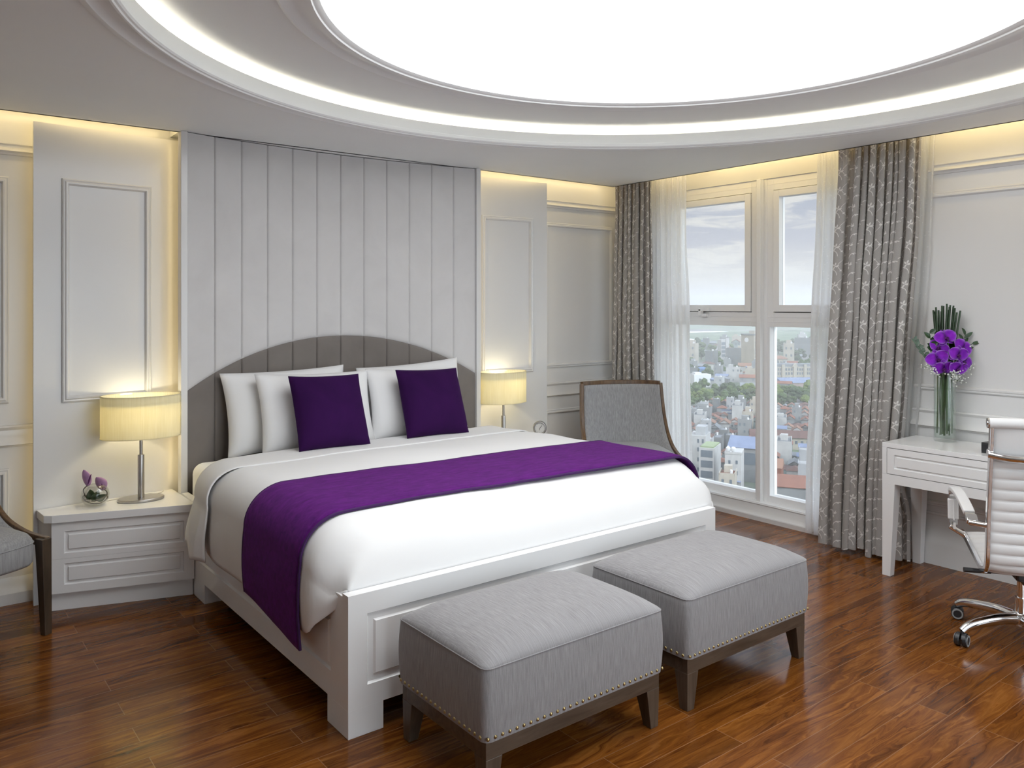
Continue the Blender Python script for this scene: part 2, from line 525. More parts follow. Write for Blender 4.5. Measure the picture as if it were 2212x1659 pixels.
# slot light strips
for xa_, xb_ in ((-2.9, -0.03), (2.06, 3.55)):
    b = MB(); b.box(xa_, xb_, SY + 0.003, SY + 0.012, 2.515, 2.538)
    tag(b.build('slot_light_strip', M['warm'], co_), 'warm light strip in the slot beside the headboard')
b = MB(); b.box(SX + 0.004, SX + 0.012, -3.4, 2.2, 2.60, 2.63); b.box(SX - 0.02, SX + 0.004, -3.4, 2.2, 2.59, 2.60, 1)
tag(b.build('slot_light_strip', [M['slot'], M['ceil']], co_), 'warm light strip in the slot above the curtains')
# round mouldings
def ring_mould(name, prof):
    b_ = MB(); b_.lathe(prof, CX, CY, 160, caps=False); return struct(b_.build(name, M['ceil'], smooth=28))
ring_mould('trim_1', [(RO + 0.012, CZ + 0.002), (RO + 0.012, CZ - 0.006), (RO, CZ - 0.010), (RO - 0.012, CZ - 0.010), (RO - 0.02, CZ - 0.004), (RO - 0.045, CZ + 0.001),
                      (RO - 0.07, CZ - 0.006), (RO - 0.088, CZ - 0.017), (RO - 0.096, CZ - 0.017), (RO - 0.10, CZ - 0.012), (RO - 0.108, CZ - 0.010), (RI - 0.004, CZ - 0.004), (RI - 0.004, CZ + 0.012), (RI + 0.02, CZ + 0.02)])
ring_mould('trim_2', [(1.445, ZU + 0.002), (1.445, ZU - 0.008), (1.435, ZU - 0.012), (1.425, ZU - 0.010), (1.405, ZU - 0.003), (1.385, ZU - 0.003), (1.36, ZU - 0.012),
                      (1.335, ZU - 0.020), (1.322, ZU - 0.020), (1.318, ZU - 0.014), (1.308, ZU - 0.012), (1.295, ZU - 0.004), (1.293, ZU + 0.02), (1.33, ZU + 0.03)])
b = MB(); b.lathe([(1.31, 2.622), (0.9, 2.622), (0.45, 2.622), (0.0001, 2.622)], CX, CY, 128, caps=False)
o = b.build('ceiling_light_panel', M['disc'])
tag(o, 'large round glowing white light panel in the centre of the ceiling', 'ceiling light')

# ------------------------------------------------------------------ walls
YB = 2.26; XW = 3.62
b = MB(); b.box(-3.3, 3.95, YB, YB + 0.2, -0.1, 2.62); struct(b.build('wall_back', M['paint'], smooth=0))
b = MB(); b.box(-3.4, -3.2, -4.6, 2.5, -0.1, 2.85); struct(b.build('wall_left', M['paint'], smooth=0))
FX0, FX1, FZ0, FZ1 = -0.6, 3.2, 0.12, 2.42      # big unseen window, added behind the camera to fill the room
b = MB(); b.box(-3.4, FX0, -4.7, -4.5, -0.1, 2.85); b.box(FX1, 3.95, -4.7, -4.5, -0.1, 2.85)
b.box(FX0, FX1, -4.7, -4.5, -0.1, FZ0); b.box(FX0, FX1, -4.7, -4.5, FZ1, 2.85)
struct(b.build('wall_front', M['paint'], smooth=0))
# window wall with an opening y 0.06..1.80, z 0.10..2.43
WY0, WY1, WZ0, WZ1 = 0.06, 1.80, 0.10, 2.43
b = MB()
b.box(XW, 3.95, -4.6, WY0, -0.1, 2.80); b.box(XW, 3.95, WY1, 2.5, -0.1, 2.80)
b.box(XW + 0.03, 3.95, WY0, WY1, -0.1, WZ0); b.box(XW + 0.07, 3.95, WY0, WY1, WZ1, 2.80)
struct(b.build('wall_right', M['paint'], smooth=0))

# mouldings that run round the recessed walls: one profile, along the back wall then along the window wall
def run(prof, y0=None, y1=None, back=True, x0=-3.2, x1=XW):
    b_ = MB()
    if back:
        b_.extrude(prof, [((x0, YB), (0, -1)), ((x1, YB), (0, -1))])
    else:
        b_.extrude(prof, [((XW, y0), (-1, 0)), ((XW, y1), (-1, 0))])
    return b_
CROWN = [(0, 2.362), (0.018, 2.360), (0.020, 2.352), (0.012, 2.345), (0.012, 2.335), (0.024, 2.326), (0.028, 2.316), (0.014, 2.308), (0.010, 2.298), (0, 2.296)]
RAIL = [(0, 0.912), (0.016, 0.910), (0.020, 0.902), (0.014, 0.893), (0.008, 0.886), (0.010, 0.85), (0.022, 0.825), (0.026, 0.812), (0.010, 0.806), (0.008, 0.80), (0, 0.798)]
BASE = [(0, 0.305), (0.010, 0.303), (0.013, 0.293), (0.006, 0.285), (0.006, 0.215), (0.010, 0.19), (0.024, 0.15), (0.034, 0.132), (0.036, 0.118), (0.036, 0.0)]
BASEB = [(0, 0.13), (0.004, 0.128), (0.012, 0.10), (0.026, 0.07), (0.036, 0.055), (0.038, 0.0)]
k = 3
for prof in (CROWN, RAIL):
    struct(run(prof).build('trim_%d' % k, M['paint'], smooth=30)); k += 1
    struct(run(prof, -4.5, WY0, False).build('trim_%d' % k, M['paint'], smooth=30)); k += 1
struct(run(BASEB).build('baseboard_back', M['paint'], smooth=30))
struct(run(BASE, -4.5, -0.2, False).build('baseboard_right', M['paint'], smooth=30))
b = MB(); b.extrude([(-0.08, 0.112), (-0.012, 0.112), (-0.006, 0.108), (-0.012, 0.100), (-0.008, 0.088), (0.002, 0.060), (0.016, 0.042), (0.030, 0.036), (0.034, 0.030), (0.034, 0.0)],
                    [((XW, -0.2), (-1, 0)), ((XW, 2.26), (-1, 0))])
struct(b.build('baseboard_window', M['paint'], smooth=30))

# picture-frame mouldings
FR = [(0, 0), (0.0, 0.010), (0.006, 0.014), (0.012, 0.012), (0.018, 0.018), (0.026, 0.018), (0.032, 0.008), (0.034, 0.0)]
def frame_on(fn, rect, name, parent=None, sub=1):
    b_ = MB(); b_.loops(rect, FR, fn, fill=False, sub=sub)
    o_ = b_.build(name, M['paint'], parent, smooth=30)
    if parent is None: struct(o_)
    return o_
fb = lambda a, z_, d: (a, YB - d, z_)
fw = lambda a, z_, d: (XW - d, a, z_)
for rc in ((-1.75, -0.785, 1.025, 2.185), (-1.75, -0.785, 0.20, 0.69), (2.80, 3.555, 1.03, 2.18), (2.80, 3.555, 0.20, 0.70), (-3.1, -1.95, 1.025, 2.185), (-3.1, -1.95, 0.20, 0.69)):
    frame_on(fb, rc, 'trim_%d' % k); k += 1
for rc in ((-2.35, -0.02, 1.025, 2.192), (-4.3, -2.55, 1.025, 2.192)):
    frame_on(fw, rc, 'trim_%d' % k); k += 1
for rc in ((-2.35, -0.02, 0.34, 0.70), (-4.3, -2.55, 0.34, 0.70)):
    frame_on(fw, rc, 'trim_%d' % k); k += 1

# raised side panels flanking the headboard (slightly curved), each with one frame moulding and a light strip on top
def yp(x): return 2.2385 - (x - 1.015) ** 2 / 26.8
for side, nm in ((0, 'wall_headboard_left'), (1, 'wall_headboard_right')):
    X0, X1 = (-0.692, 0.03) if side == 0 else (2.0, 2.722)
    b = MB(); n = 10
    poly = [(lerp(X0, X1, i / n), yp(lerp(X0, X1, i / n))) for i in range(n + 1)] + [(lerp(X1, X0, i / n), yp(lerp(X1, X0, i / n)) + 0.028) for i in range(n + 1)]
    b.prism(poly, 0.0, 2.462)
    pw = struct(b.build(nm, M['paint'], smooth=30))
    xa, xb = (-0.562, -0.118) if side == 0 else (2.148, 2.592)
    frame_on(lambda a, z_, d: (a, yp(a) - d, z_), (xa, xb, 1.022, 2.185), 'panel_moulding', pw, sub=8)
# strips standing behind the free edges of the two panels wash the recessed wall
for nm, xa_, xb_ in (('wall_headboard_left', -0.684, -0.676), ('wall_headboard_right', 2.706, 2.714)):
    b = MB(); b.box(xa_, xb_, yp(-0.68) + 0.032, yp(-0.68) + 0.040, 0.15, 2.44)
    tag(b.build('edge_light_strip', M['recess'], bpy.data.objects[nm], smooth=0), 'warm light strip behind the panel edge')

# ------------------------------------------------------------------ window: two bays, opening sash above a fixed pane
def glass_mat():
    m, t = new_mat('clear window glass')
    fr = t.n('ShaderNodeFresnel'); fr.inputs[0].default_value = 1.35
    tr = t.n('ShaderNodeBsdfTransparent'); tr.inputs[0].default_value = (0.97, 0.98, 0.975, 1)
    gl = t.n('ShaderNodeBsdfGlossy'); gl.inputs['Roughness'].default_value = 0.02
    mx = t.n('ShaderNodeMixShader'); t.put(mx.inputs[0], t.m('MULTIPLY', fr, 0.6)); t.put(mx.inputs[1], tr); t.put(mx.inputs[2], gl)
    t.out(mx)
    return m
M['glass'] = glass_mat()
XF, XG = 3.70, 3.75
def window_bay(name, ya, yb, handle):
    """ya..yb clear width between mullion faces"""
    w_ = struct(empty(name, (XF, (ya + yb) / 2, 0)))
    ox, oy = XF, (ya + yb) / 2
    def P(x0, x1, y0, y1, z0, z1, nm, mt, mb=None, bev=0.003):
        q = MB(); q.box(x0 - ox, x1 - ox, y0 - oy, y1 - oy, z0, z1); return q.build(nm, mt, w_, smooth=30, bevel=bev)
    q = MB()
    def bx(x0, x1, y0, y1, z0, z1): q.box(x0 - ox, x1 - ox, y0 - oy, y1 - oy, z0, z1)
    j = 0.052
    bx(XF, XF + 0.09, ya, ya + j, 1.37, WZ1); bx(XF, XF + 0.09, yb - j, yb, 1.37, WZ1)            # upper jambs
    bx(XF, XF + 0.09, ya + j, yb - j, 2.345, WZ1)                                              # head
    bx(XF, XF + 0.09, ya + j, yb - j, 1.372, 1.474)                                            # transom
    bx(XF, XF + 0.09, ya, ya + 0.02, 0.10, 1.37); bx(XF, XF + 0.09, yb - 0.02, yb, 0.10, 1.37)     # lower jambs
    bx(XF, XF + 0.09, ya + 0.02, yb - 0.02, 0.10, 0.165)                                       # sill
    for z_ in (1.405, 1.44, 2.385): bx(XF - 0.002, XF, ya + 0.002, yb - 0.002, z_, z_ + 0.003)
    q.build('window_frame', M['alu'], w_, smooth=0, bevel=0.002)
    q = MB()
    s0, s1, t0, t1 = ya + j + 0.004, yb - j - 0.004, 1.479, 2.340
    f_ = 0.048
    bx(XF - 0.012, XF + 0.06, s0, s0 + f_, t0, t1); bx(XF - 0.012, XF + 0.06, s1 - f_, s1, t0, t1)
    bx(XF - 0.012, XF + 0.06, s0 + f_, s1 - f_, t1 - f_, t1); bx(XF - 0.012, XF + 0.06, s0 + f_, s1 - f_, t0, t0 + f_)
    sash = q.build('sash', M['alu'], w_, smooth=0, bevel=0.002)
    q = MB(); bx(XF + 0.02, XF + 0.024, ya + j, yb - j, 1.474, 1.479); bx(XF + 0.02, XF + 0.024, ya + j, yb - j, 2.340, 2.345)
    bx(XF + 0.02, XF + 0.024, ya + j, s0, 1.474, 2.345); bx(XF + 0.02, XF + 0.024, s1, yb - j, 1.474, 2.345)
    q.build('gasket', M['rubber'], w_, smooth=0)
    q = MB(); bx(XF + 0.03, XF + 0.036, s0 + f_, s1 - f_, t0 + f_, t1 - f_); q.build('upper_pane', M['glass'], sash, smooth=0)
    q = MB(); bx(XG, XG + 0.006, ya + 0.02, yb - 0.02, 0.165, 1.372); q.build('lower_pane', M['glass'], w_, smooth=0)
    if handle:
        h = MB()
        yy, zz = 1.385, 1.492
        h.box(XF - 0.045 - ox, XF - 0.033 - ox, yy - 0.055 - oy, yy + 0.045 - oy, zz - 0.012, zz + 0.012)
        h.box(XF - 0.045 - ox, XF - 0.010 - ox, yy + 0.022 - oy, yy + 0.046 - oy, zz - 0.05, zz + 0.004)
        h.box(XF - 0.030 - ox, XF - 0.002 - ox, yy - 0.02 - oy, yy + 0.05 - oy, zz - 0.055, zz - 0.030)
        h.build('handle', M['alu'], w_, smooth=0, bevel=0.003)
    return w_
window_bay('window_1', 0.925, 1.80, True)
window_bay('window_2', 0.06, 0.845, False)
b = MB(); b.box(XF - 0.004, XF + 0.09, 0.845, 0.925, 0.10, WZ1); b.box(XF - 0.05, XF - 0.004, 0.868, 0.902, 0.105, WZ1)
struct(b.build('trim_40', M['alu'], smooth=0, bevel=0.004))
b = MB(); b.box(3.634, XF + 0.1, WY0, WY1, 0.100, 0.118); struct(b.build('trim_41', M['alu'], smooth=0, bevel=0.003))
# added fill window, unseen behind the camera: frame, mullions, panes
w3 = struct(empty('fill_window', ((FX0 + FX1) / 2, -4.6, 0)))
wx = (FX0 + FX1) / 2
q = MB()
def bx3(x0, x1, z0, z1): q.box(x0 - wx, x1 - wx, -0.03, 0.03, z0, z1)
bx3(FX0, FX1, FZ0, FZ0 + 0.06); bx3(FX0, FX1, FZ1 - 0.06, FZ1)
for i in range(5):
    x = lerp(FX0 + 0.03, FX1 - 0.03, i / 4); bx3(x - 0.03, x + 0.03, FZ0 + 0.06, FZ1 - 0.06)
q.build('window_frame', M['alu'], w3, smooth=0)
for i in range(4):
    q = MB(); xa = lerp(FX0 + 0.03, FX1 - 0.03, i / 4) + 0.03; xb = lerp(FX0 + 0.03, FX1 - 0.03, (i + 1) / 4) - 0.03
    q.box(xa - wx, xb - wx, -0.004, 0.004, FZ0 + 0.06, FZ1 - 0.06); q.build('pane', M['glass'], w3, smooth=0)
# ------------------------------------------------------------------ upholstered headboard wall
def yh(x): return 2.160 - (x - 1.015) ** 2 / 8.96
def arch(x): return 1.332 - (1.825 - math.sqrt(max(0.0, 1.825 ** 2 - (x - 1.015) ** 2)))
hb = empty('upholstered_headboard', (1.015, 2.2, 0))
tag(hb, 'tall curved headboard of vertical padded channels, pale grey above a taupe arch', 'headboard')
HX, HY = 1.015, 2.2
NCH = 12
X0, X1 = 0.035, 1.995
edges = [X0 + (X1 - X0) * i / NCH for i in range(NCH + 1)]
def channel(xa, xb, zlo, zhi, name, mt, lab, rl, rh):
    nu, nv = 17, 26
    def fn(a, b_):
        x = lerp(xa, xb, 0.5 - 0.5 * math.cos(math.pi * a) if False else a + 0.09 * math.sin(2 * math.pi * a) * -1)
        z0, z1 = zlo(x), zhi(x)
        # crowd samples towards the ends
        bb = 0.5 - 0.5 * math.cos(math.pi * b_)
        z_ = lerp(z0, z1, bb)
        e = 1 - abs(2 * a - 1) ** 12
        ez = 1.0
        if rl: ez = min(ez, (max(0.0, z_ - z0) / 0.02) ** 0.5)
        if rh: ez = min(ez, (max(0.0, z1 - z_) / 0.02) ** 0.5)
        d = 0.010 * (max(0, e) ** 0.4) * min(1.0, ez) + 0.003 * (1 - (2 * a - 1) ** 2)
        return (x - HX, yh(x) + 0.008 - d - HY, z_)
    q = MB(); q.grid(nu, nv, fn)
    o_ = q.build(name, mt, hb, smooth=60)
    tag(o_, lab)
for i in range(NCH):
    channel(edges[i], edges[i + 1], arch, lambda x: CZ - 0.004, 'padded_channel', M['hb_light'], 'pale grey upper channel', True, False)
    channel(edges[i], edges[i + 1], lambda x: 0.25, arch, 'padded_channel', M['hb_dark'], 'taupe lower channel', False, True)
q = MB()
n = 16
q.prism([(lerp(X0, X1, i / n) - HX, yh(lerp(X0, X1, i / n)) + 0.014 - HY) for i in range(n + 1)] + [(lerp(X1, X0, i / n) - HX, yh(lerp(X1, X0, i / n)) + 0.05 - HY) for i in range(n + 1)], 0.0, CZ - 0.002)
q.box(0.045 - HX, 1.985 - HX, 2.19 - HY, 2.235 - HY, 0, CZ - 0.002)
q.build('core', M['hb_dark'], hb, smooth=30)
for s_ in (0, 1):
    xs = (0.0, X0) if s_ == 0 else (X1, 2.03)
    q = MB(); q.box(xs[0] - HX, xs[1] - HX, 2.035 - HY, 2.095 - HY, 0, CZ - 0.001)
    tag(q.build('side_trim', M['paint'], hb, smooth=0, bevel=0.002), 'cream painted edge board')
    q = MB(); x_ = 0.026 if s_ == 0 else 1.996
    q.box(x_ - HX, x_ + 0.008 - HX, 2.0955 - HY, 2.101 - HY, 0.50, CZ - 0.03)
    tag(q.build('edge_light_strip', M['edge'], hb, smooth=0), 'warm light strip hidden behind the edge board')

# ------------------------------------------------------------------ bed frame
bed = empty('bed', (1.015, 1.0, 0))
tag(bed, 'white lacquered double bed frame with raised panels on footboard and rails', 'bed')
BX, BY = 1.015, 1.0
BW = 2.03
PAN = [(0, 0), (0.055, 0), (0.061, 0.009), (0.082, 0.009), (0.088, 0.001)]
def panel_board(name, w_, h_, place, prof, th=0.04):
    q = MB()
    q.loops((0, w_, 0, h_), prof, place)
    # back and edges
    c = [place(0, 0, 0), place(w_, 0, 0), place(w_, h_, 0), place(0, h_, 0), place(0, 0, th), place(w_, 0, th), place(w_, h_, th), place(0, h_, th)]
    q.add(c, [(4, 5, 6, 7), (0, 1, 5, 4), (1, 2, 6, 5), (2, 3, 7, 6), (3, 0, 4, 7)])
    return q
# footboard, facing -y (depth goes +y)
fp = [(0, 0), (0.075, 0), (0.081, 0.009), (0.103, 0.009), (0.109, 0.001)]
q = panel_board('footboard', BW, 0.404, lambda a, z_, d: (a - BX, d - BY, 0.10 + z_), fp, 0.045)
q.build('footboard', M['gloss'], bed, smooth=25)
# side rails: outer face at x=0 and x=BW, from y=.045 to 2.03
for s_ in (0, 1):
    pl = (lambda a, z_, d: (d - BX, 0.045 + a - BY, 0.10 + z_)) if s_ == 0 else (lambda a, z_, d: (BW - d - BX, 0.045 + a - BY, 0.10 + z_))
    q = panel_board('side_rail', 1.98, 0.393, pl, [(0, 0), (0.035, 0), (0.100, 0.0), (0.106, 0.008), (0.128, 0.008), (0.134, 0.001)] if False else [(0, 0), (0.095, 0), (0.101, 0.009), (0.116, 0.009), (0.122, 0.001)], 0.035)
    q.build('side_rail', M['gloss'], bed, smooth=25)
for (x0, x1, y0, y1) in ((0, 0.14, 0, 0.17), (BW - 0.14, BW, 0, 0.17), (0.0, 0.12, 1.62, 1.86), (BW - 0.12, BW, 1.62, 1.86)):
    q = MB(); q.box(x0 - BX, x1 - BX, y0 - BY, y1 - BY, 0, 0.101)
    q.build('leg', M['gloss'], bed, smooth=0, bevel=0.002)
q = MB(); q.box(0.036 - BX, BW - 0.036 - BX, 0.046 - BY, 2.02 - BY, 0.30, 0.33); q.build('slat_base', M['gloss'], bed, smooth=0)
q = MB(); q.box(0.2 - BX, BW - 0.2 - BX, 0.16 - BY, 0.20 - BY, 0.04, 0.30); q.build('support_beam', M['gloss'], bed, smooth=0)

# ------------------------------------------------------------------ mattress
def rbox(q, x0, x1, y0, y1, z0, z1, r, nx=14, ny=14, crown=0.0):
    """soft rounded slab: closed grid wrapped over a rounded box"""
    def prof(t_, lo, hi):
        return lerp(lo, hi, t_)
    n_ = 10
    plan = []
    for (cx_, cy_, a0) in ((x1 - r, y1 - r, 0), (x0 + r, y1 - r, 90), (x0 + r, y0 + r, 180), (x1 - r, y0 + r, 270)):
        for i in range(n_):
            a = R(a0 + 90 * i / (n_ - 1)); plan.append((cx_, cy_, math.cos(a), math.sin(a)))
    rows = []
    for i in range(7):
        a = R(-90 + 90 * i / 6); rows.append((r * (1 - math.cos(a)), z0 + r + r * math.sin(a)))
    for i in range(7):
        a = R(90 * i / 6); rows.append((r * (1 - math.cos(a)), z1 - r + r * math.sin(a)))
    vs = []
    for ins, zz in rows:
        for cx_, cy_, c, s_ in plan:
            vs.append((cx_ + (r - ins) * c, cy_ + (r - ins) * s_, zz))
    m_ = len(plan); fs = []
    for j in range(len(rows) - 1):
        for i in range(m_):
            k_ = (i + 1) % m_
            fs.append((j * m_ + i, j * m_ + k_, (j + 1) * m_ + k_, (j + 1) * m_ + i))
    fs.append(tuple(reversed(range(m_)))); fs.append(tuple((len(rows) - 1) * m_ + i for i in range(m_)))
    q.add(vs, fs)
q = MB(); rbox(q, 0.045, 1.985, 0.20, 2.03, 0.332, 0.656, 0.06)
o = q.build('mattress', M['cotton'], smooth=60)
tag(o, 'thick mattress in a white fitted sheet, its corner showing by the headboard', 'mattress')

# ------------------------------------------------------------------ duvet and runner: lofted cloth over the bed
ZT = 0.730
def duv_top(y):
    """height of the top along the bed"""
    f = max(0.0, min(1.0, (y - 0.052) / 0.30))
    return 0.492 + (ZT - 0.492) * (1 - (1 - f) ** 2.4) ** 0.55 - 0.030 * smoothstep(0.9, 1.6, y) * 0.7
def duv_sec(y, off=0.0, hemL=None, hemR=None, xl=None, n_=15, xr=None, slope=0.0):
    """cross-section points at depth y, from left hem over the top to right hem"""
    zt = duv_top(y) + off
    fl = smoothstep(0.03, 0.25, y)
    hl = hemL if hemL is not None else lerp(0.508, 0.315, max(0.0, min(1.0, (y - 0.05) / 0.18)) ** 0.8)
    hr = hemR if hemR is not None else lerp(0.485, 0.315, smoothstep(0.06, 0.26, y))
    xL = (xl if xl is not None else lerp(0.03, lerp(-0.052, -0.012, smoothstep(1.2, 1.7, y)), smoothstep(0.048, 0.20, y))) - off
    xR = (xr if xr is not None else lerp(2.06, lerp(2.115, 2.045, smoothstep(1.2, 1.6, y)), smoothstep(0.045, 0.11, y))) + off
    hl = min(hl, zt - 0.004); hr = min(hr, zt - 0.004)
    rl = min(0.17, (zt - hl) * 0.75); rr = min(0.17, (zt - hr) * 0.75)
    pts = []
    m_ = 12
    for i in range(m_):
        f = i / m_; pts.append((xL - 0.012 * math.sin(f * math.pi) - slope * (1 - f), lerp(hl, zt - rl, f)))
    for i in range(n_):
        a = R(180 - 90 * i / (n_ - 1)); pts.append((xL + rl * 1.05 + rl * 1.05 * math.cos(a), zt - rl + rl * math.sin(a)))
    for i in range(1, 30):
        f = i / 30; pts.append((lerp(xL + rl * 1.05, xR - rr * 1.05, f), zt + 0.006 * math.sin(f * math.pi)))
    for i in range(n_):
        a = R(90 - 90 * i / (n_ - 1)); pts.append((xR - rr * 1.05 + rr * 1.05 * math.cos(a), zt - rr + rr * math.sin(a)))
    for i in range(1, m_ + 1):
        f = i / m_; pts.append((xR + 0.012 * math.sin(f * math.pi), lerp(zt - rr, hr, f)))
    return pts
def wrinkle(x, y, z_, amp):
    return amp * (noise.noise(Vector((x * 2.3, y * 2.9, z_ * 2.0))) + 0.45 * noise.noise(Vector((x * 6.0, y * 5.0, z_ * 5 + 3))))
def loft(ys, secf, amp=0.006, skew=None):
    rows = []
    for y in ys:
        r_ = []
        for (x, z_) in secf(y):
            side = smoothstep(0.60, 0.40, z_)
            yy = y + (skew(x, z_, y) if skew else 0.0)
            d = wrinkle(x, yy, z_, amp)
            r_.append((x + (d * 1.6 * side * (1 if x < 1 else -1)), yy, z_ + d * (1 - side)))
        rows.append(r_)
    n_ = len(rows[0]); q = MB()
    fs = [(j * n_ + i, j * n_ + i + 1, (j + 1) * n_ + i + 1, (j + 1) * n_ + i) for j in range(len(rows) - 1) for i in range(n_ - 1)]
    q.add([p for r_ in rows for p in r_], fs)
    return q, rows
ys = [0.0545 + 0.2955 * (i / 16) ** 1.5 for i in range(17)] + [0.35 + (1.66 - 0.35) * i / 40 for i in range(1, 41)]
q, rows = loft(ys, lambda y: duv_sec(y), 0.0065)
# tuck the front down behind the footboard
n_ = len(rows[0]); front = [(max(0.04, min(1.99, p[0])), 0.056, 0.45) for p in rows[0]]
k0 = len(q.v); q.add(front, []); q.f += [[k0 + i, k0 + i + 1, i + 1, i] for i in range(n_ - 1)]; q.mi += [0] * (n_ - 1)
duvet = q.build('duvet', M['cotton'], smooth=80, solid=0.014)
tag(duvet, 'plump white duvet spread over the bed and hanging down its sides', 'duvet')
# turned-back sheet edge at the head end
def fold_sec(y):
    f = smoothstep(1.38, 1.46, y)
    hl = lerp(0.315, 0.300, f) + 0.06 * smoothstep(1.46, 1.74, y) + 0.012 * math.sin(y * 40)
    return duv_sec(y, 0.008 + 0.003 * f, hl, 0.32, lerp(-0.060, -0.028, smoothstep(1.40, 1.74, y)), slope=lerp(0.012, 0.055, f))
ysf = [1.395 + 0.29 * i / 22 for i in range(23)]
q, _ = loft(ysf, fold_sec, 0.006, lambda x, z_, y: 0.05 * smoothstep(0.0, 1.8, x) - 0.07 * smoothstep(0.70, 0.45, z_) * (1 if x < 1 else 0))
q.build('turned_back_edge', M['cotton'], duvet, smooth=80, solid=0.006)

def run_sec(y): return duv_sec(y, 0.014, lerp(0.245, 0.30, smoothstep(0.25, 0.85, y)), 0.29)
ysr = [0.262 + 0.585 * i / 26 for i in range(27)]
q, rows = loft(ysr, run_sec, 0.0055, lambda x, z_, y: -0.075 * smoothstep(0.0, 2.0, x))
runner = q.build('bed_runner', M['purple'], smooth=80, solid=0.009)
tag(runner, 'wide purple plush runner laid across the foot of the white bed', 'bed runner')
for rr_ in (rows[0], rows[-1]):
    q = MB(); q.tube([(p[0], p[1], p[2]) for p in rr_], 0.0065, 6); tag(q.build('hem', M['purple_dk'], runner, smooth=60), 'darker purple stitched hem')

# ------------------------------------------------------------------ pillows and cushions
def pillow(name, mt, w_, h_, t_, pos, lean, yaw, roll, seed, label, cat, group, pinch=0.055, amp=0.012, subpipe=None):
    rnd = random.Random(seed); off = Vector((rnd.uniform(0, 50), rnd.uniform(0, 50), rnd.uniform(0, 50)))
    nu, nv = 33, 27
    def base(a, b_):
        A, B = 2 * a - 1, 2 * b_ - 1
        x = w_ / 2 * A * (1 - pinch * (1 - B * B) * abs(A) ** 2)
        z_ = h_ / 2 * B * (1 - pinch * (1 - A * A) * abs(B) ** 2)
        th = (max(0.0, 1 - abs(A) ** 2.6) * max(0.0, 1 - abs(B) ** 2.6)) ** 0.52
        # sag: fuller at the bottom
        th *= 1.0 - 0.14 * B
        return x, z_, th
    q = MB()
    for sgn in (-1, 1):
        def fn(a, b_):
            x, z_, th = base(a, b_)
            d = noise.noise(Vector((x * 5, z_ * 5, sgn * 2.0)) + off) * amp * th
            crease = 0.35 * amp * noise.noise(Vector((x * 16, z_ * 6, sgn)) + off) * th
            return (x, sgn * (t_ / 2 * th + 0.003) + d + crease, z_ + 0.4 * d)
        q.grid(nu, nv, fn)
    # weld the two halves round the edge with a narrow seam
    n1 = nu * nv
    ring = [i for i in range(nu)] + [j * nu + nu - 1 for j in range(1, nv)] + [(nv - 1) * nu + i for i in range(nu - 2, -1, -1)] + [j * nu for j in range(nv - 2, 0, -1)]
    for i in range(len(ring)):
        a, c = ring[i], ring[(i + 1) % len(ring)]
        q.f.append([a, c, n1 + c, n1 + a]); q.mi.append(0)
    o_ = q.build(name, mt, smooth=80)
    zmin = h_ / 2
    rot = Matrix.Rotation(R(yaw), 4, 'Z') @ Matrix.Rotation(R(-lean), 4, 'X') @ Matrix.Rotation(R(roll), 4, 'Y')
    o_.matrix_world = Matrix.Translation(Vector(pos)) @ rot @ Matrix.Translation(Vector((0, 0, zmin)))
    tag(o_, label, cat, group)
    return o_
PZ = 0.677
pillow('pillow', M['cotton'], 0.78, 0.48, 0.18, (0.615, 1.955, PZ), 13, 2, -1, 1, 'white pillow at the back, standing against the headboard at its left end', 'pillow', 'white sleeping pillows')
pillow('pillow', M['cotton'], 0.72, 0.47, 0.165, (0.72, 1.79, PZ), 16, 2, 1, 2, 'white pillow directly behind the nearer purple cushion', 'pillow', 'white sleeping pillows')
pillow('pillow', M['cotton'], 0.76, 0.48, 0.18, (1.475, 1.955, PZ), 12, -2, -3, 3, 'white pillow with a raised corner, at the back behind the farther purple cushion', 'pillow', 'white sleeping pillows')
pillow('pillow', M['cotton'], 0.66, 0.46, 0.16, (1.385, 1.80, PZ), 15, -2, 1.5, 4, 'white pillow directly behind the farther purple cushion', 'pillow', 'white sleeping pillows')
pillow('cushion', M['cushion'], 0.44, 0.43, 0.15, (0.705, 1.575, 0.726), 22, 3, 1.5, 5, 'square deep purple velvet cushion nearer the camera on the bed', 'cushion', 'purple cushions on the bed', 0.04, 0.007)
pillow('cushion', M['cushion'], 0.44, 0.43, 0.15, (1.395, 1.59, 0.726), 22, -1, 1.0, 6, 'square deep purple velvet cushion farther along the bed, by the farther lamp', 'cushion', 'purple cushions on the bed', 0.04, 0.007)

